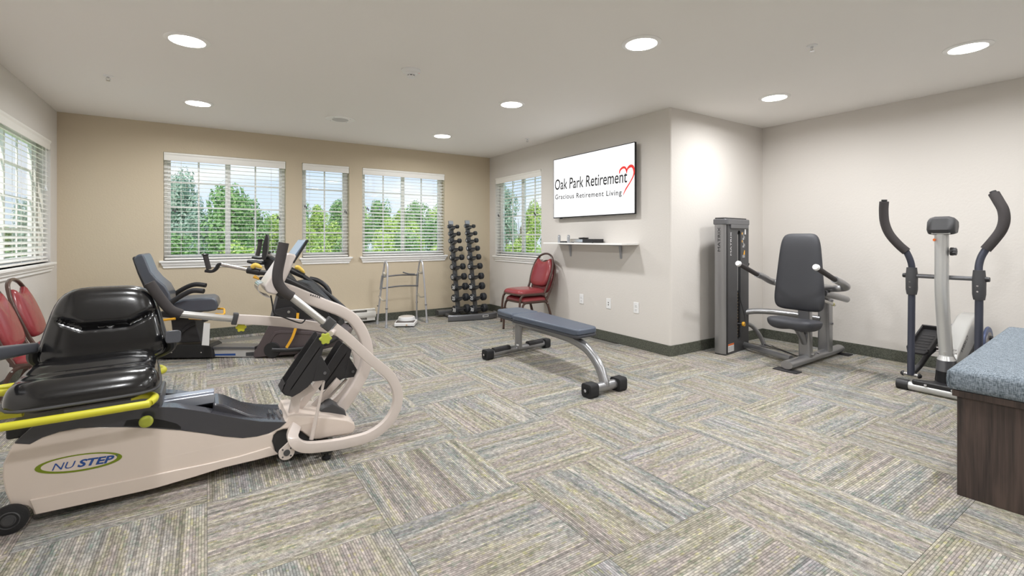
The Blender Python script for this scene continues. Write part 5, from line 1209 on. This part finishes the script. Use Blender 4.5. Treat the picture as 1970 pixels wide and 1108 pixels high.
# ------------------------------------------------------------------ folding walker and scale
t = thing('walking_frame', (2.23, 6.15, 0), 'folding aluminium walking frame standing against the tan wall', 'walker')
FL, FR_, BL, BR = Vector((1.945, 5.955, 0)), Vector((2.53, 6.02, 0)), Vector((1.935, 6.30, 0)), Vector((2.52, 6.36, 0))
tops = []
for s, (f, b) in enumerate(((FL, BL), (FR_, BR))):
    inx = Vector((.035, 0, 0)) * (1 if s == 0 else -1)
    ft, btp = f + inx + Vector((0, .05, .80)), b + inx + Vector((0, -.12, .66))
    rod('front_leg', M_walkr, t, [f + Vector((0, 0, .02)), f + inx * .6 + Vector((0, .03, .5)), ft + Vector((0, .0, -.05)), ft + Vector((0, .02, .01)), ft + Vector((0, .07, .045)), ft + Vector((0, .12, .03)), ft + Vector((0, .15, -.04)), btp], .0125, 12, 5)
    rod('rear_leg', M_walkr, t, [b + Vector((0, 0, .02)), b + inx * .5 + Vector((0, -.04, .3)), btp], .0125, 12, 4)
    rod('hand_grip', M_grip, t, [ft + Vector((0, -.004, -.10)), ft + Vector((0, .06, -.125)), ft + Vector((0, .135, -.12)), ft + Vector((0, .165, -.10))], .014, 12, 4)
    rod('side_brace', M_grip, t, [f + inx * .4 + Vector((0, .02, .36)), (f + b) / 2 + inx * .4 + Vector((0, 0, .335)), b + inx * .4 + Vector((0, -.03, .38))], .010, 10, 4)
    rod('rear_sleeve', M_dullmetal, t, [b + inx * .7 + Vector((0, -.07, .47)), btp], .018, 12, 0)
    for q, z_ in ((f, .24), (b, .24)):
        G().cyl(q + Vector((inx.x * .25, .012 if q is f else -.02, z_)), q + Vector((inx.x * .25, .012 if q is f else -.02, z_ + .012)), .018, n=14).build('height_collar', M_gunm, t)
        G().lathe([(.001, 0), (.023, 0), (.020, .012), (.016, .045), (.001, .045)], Matrix.Translation(q), 14).build('rubber_tip', M_dullmetal, t)
    tops.append(btp)
for z_ in (-.02, -.17):
    a, b = tops[0] + Vector((0, 0, z_)), tops[1] + Vector((0, 0, z_)); rod('cross_bar', M_gunm, t, [a, (a + b) / 2 + Vector((0, .01, .012)), b], .010, 10, 4)
q = (tops[0] + tops[1]) / 2 + Vector((.08, -.01, .0)); rod('fold_lever', M_gunm, t, [q + Vector((-.05, 0, .03)), q + Vector((.03, 0, .005)), q + Vector((.12, 0, -.002))], .009, 8, 3)
rs = math.radians(-28)
Ms = Matrix.Translation((2.225, 6.0, 0)) @ Matrix.Rotation(rs, 4, 'Z')
t = thing('bathroom_scale', (2.225, 6.0, 0), 'white floor scale with a raised round dial inside the walking frame', 'scale')
G().prism([Ms @ Vector(v) for v in ((-.13, -.15, .012), (.13, -.15, .012), (.14, .12, .012), (.09, .15, .012), (-.09, .15, .012), (-.14, .12, .012))], (0, 0, .045)).build('base', M_white, t, bevel=.01, seg=3)
G().prism([Ms @ Vector(v) for v in ((-.115, -.135, .057), (.115, -.135, .057), (.12, .03, .057), (-.12, .03, .057))], (0, 0, .004)).build('rubber_mat', mat('dark_mat', (92, 86, 82), .8, bump=.4, bscale=150), t, bevel=.001)
G().lathe([(.001, .05), (.115, .05), (.112, .085), (.104, .105), (.001, .107)], Ms @ Matrix.Translation((0, .075, 0)), 36).build('dial_housing', M_white, t, bevel=.003)
G().lathe([(.001, .106), (.092, .106), (.090, .110), (.001, .110)], Ms @ Matrix.Translation((0, .075, 0)), 36).build('dial_window', mat('dial_face', (226, 220, 214), .25, coat=.4), t)
G().cyl(Ms @ Vector((.03, -.15, .03)), Ms @ Vector((.03, -.165, .03)), .010, n=12).build('adjusting_wheel', mat('tan_plastic', (206, 176, 150), .5), t)
for x, y in ((-.1, -.12), (.1, -.12), (-.1, .11), (.1, .11)): G().cyl(Ms @ Vector((x, y, 0)), Ms @ Vector((x, y, .014)), .014, n=10).build('foot', M_rubber, t)

# ------------------------------------------------------------------ dumbbell rack and dumbbells
t = thing('dumbbell_rack', (3.1, 6.1, 0), 'grey twin column dumbbell rack in the far corner', 'rack')
fbar = smooth_path([(x, y, .046) for x, y in ((2.81, 5.935), (2.86, 5.91), (3.0, 5.87), (3.2, 5.83), (3.36, 5.81), (3.47, 5.82), (3.53, 5.865), (3.55, 5.94))], 4)
G().sweep(fbar, rrect(.088, .05, .018), side=(0, 0, 1)).build('front_bar', M_gunm, t, ang=45)
p = fbar[16]; q = fbar[17]; dd_ = (q - p).normalized()
lb_ = frame(Vector((3.32, 5.786, .046)), dd_, (0, 0, 1)); G().box((-.045, -.004, -.001), (.045, .024, .001), lb_).build('brand_plate', M_white, t)
G().box((-.038, .004, .001), (.038, .016, .002), lb_).build('plate_print', M_ink, t)
G().sweep([(2.84, 6.38, .06), (3.60, 6.38, .06)], rrect(.07, .11, .018)).build('rear_bar', M_rack, t)
for x in (2.96, 3.34): G().sweep([(x + .0, 5.9, .03), (x, 6.38, .03)], rrect(.04, .04, .010)).build('side_rail', M_rack, t)
rows_y = [155, 213, 272, 337, 408, 483, 566, 648, 737, 830]
colx = [[(700, 765), (705, 780), (708, 787), (712, 800), (717, 810), (722, 820), (730, 828), (738, 838), (740, 842), (745, 852)],
        [(832, 905), (840, 920), (845, 930), (850, 942), (858, 950), (865, 960), (872, 970), (878, 975), (888, 985), (895, 990)]]
nums = [['1', '3', '5', '7', '9', '12', '15', '20', '25', '30'], ['2', '4', '6', '8', '10', '12', '15', '20', '25', '30']]
def lean_y(z): return 6.0 + (z - .1) * .20
AX = Vector((.984, .177, 0))
proto = {}
ordn = ['top', 'second', 'third', 'fourth', 'fifth', 'sixth', 'seventh', 'eighth', 'ninth', 'lowest']
cent = [[], []]
for c_ in (0, 1):
    for k in range(10):
        px = 700 + (colx[c_][k][0] + colx[c_][k][1]) / 2 / 4.2615; py = 400 + (rows_y[k] + (-4 if c_ else 0)) / 4.2615 - .5
        z_ = .7
        for _ in range(8):
            Yp = lean_y(z_) - .06 + (-.06 * c_); P = atY(px, py, Yp); z_ = P.z
        cent[c_].append(P)
for c_ in (0, 1):
    P0, P1 = cent[c_][0], cent[c_][-1]; up_ = (P0 - P1).normalized()
    g = G(); a, b = P1 + Vector((0, .075, -.16)), P0 + up_ * .085 + Vector((0, .075, 0)); a.z = .02
    g.sweep([a, b], rrect(.066, .03, .006), side=tuple(AX)); g.build('upright', M_rack, t)
    G().sweep([b - up_ * .05 + Vector((0, -.018, 0)), b + Vector((0, -.018, 0))], rrect(.075, .006, .001), side=tuple(AX)).build('top_plate', M_dullmetal, t)
    for k in range(10):
        q = cent[c_][k]; w_ = .033
        G().prism([q - AX * w_ + Vector((0, .06, -.055)), q - AX * w_ + Vector((0, -.012, -.030)), q - AX * w_ + Vector((0, -.022, -.004)), q - AX * w_ + Vector((0, -.012, -.016)), q - AX * w_ + Vector((0, .025, -.016)), q - AX * w_ + Vector((0, .06, .005))], AX * (2 * w_)).build('cradle', M_rack, t, bevel=.002)
for c_ in (0, 1):
    for k in range(10):
        P = cent[c_][k]; r_ = .028 + .0034 * k; hl = .040 + .0025 * k; gp = .050 + .0018 * k
        lab = 'black round head dumbbell in the %s column of the rack, %s row' % (('left', 'right')[c_], ordn[k])
        d = thing('dumbbell', P, lab, 'dumbbell', 'dumbbells on the rack')
        d0 = ORG[d.name]
        G().cyl(P - AX * gp, P + AX * gp, .0115, n=12).build('handle', M_rubber, d)
        for s in (-1, 1):
            M = frame(P + AX * s * gp, Vector((0, 0, 1)), Vector((AX.y, -AX.x, 0)) * (1)); 
            zx = M.to_3x3() @ Vector((0, 0, 1)); sg = s * (1 if zx.dot(AX) > 0 else -1)
            G().lathe([(.001, 0), (r_ * .72, 0), (r_, sg * hl * .18), (r_, sg * hl * .86), (r_ * .90, sg * hl), (.001, sg * hl)], M, 20).build('head', M_heads, d, ang=30)
        e = P - AX * (gp + hl + .0006)
        text(nums[c_][k], 'number', M_white, d, e + Vector((-.177, .984, 0)) * (r_ * .42) - Vector((0, 0, r_ * .42)), Vector((.177, -.984, 0)), (0, 0, 1), None, r_ * .85, bold=.02)
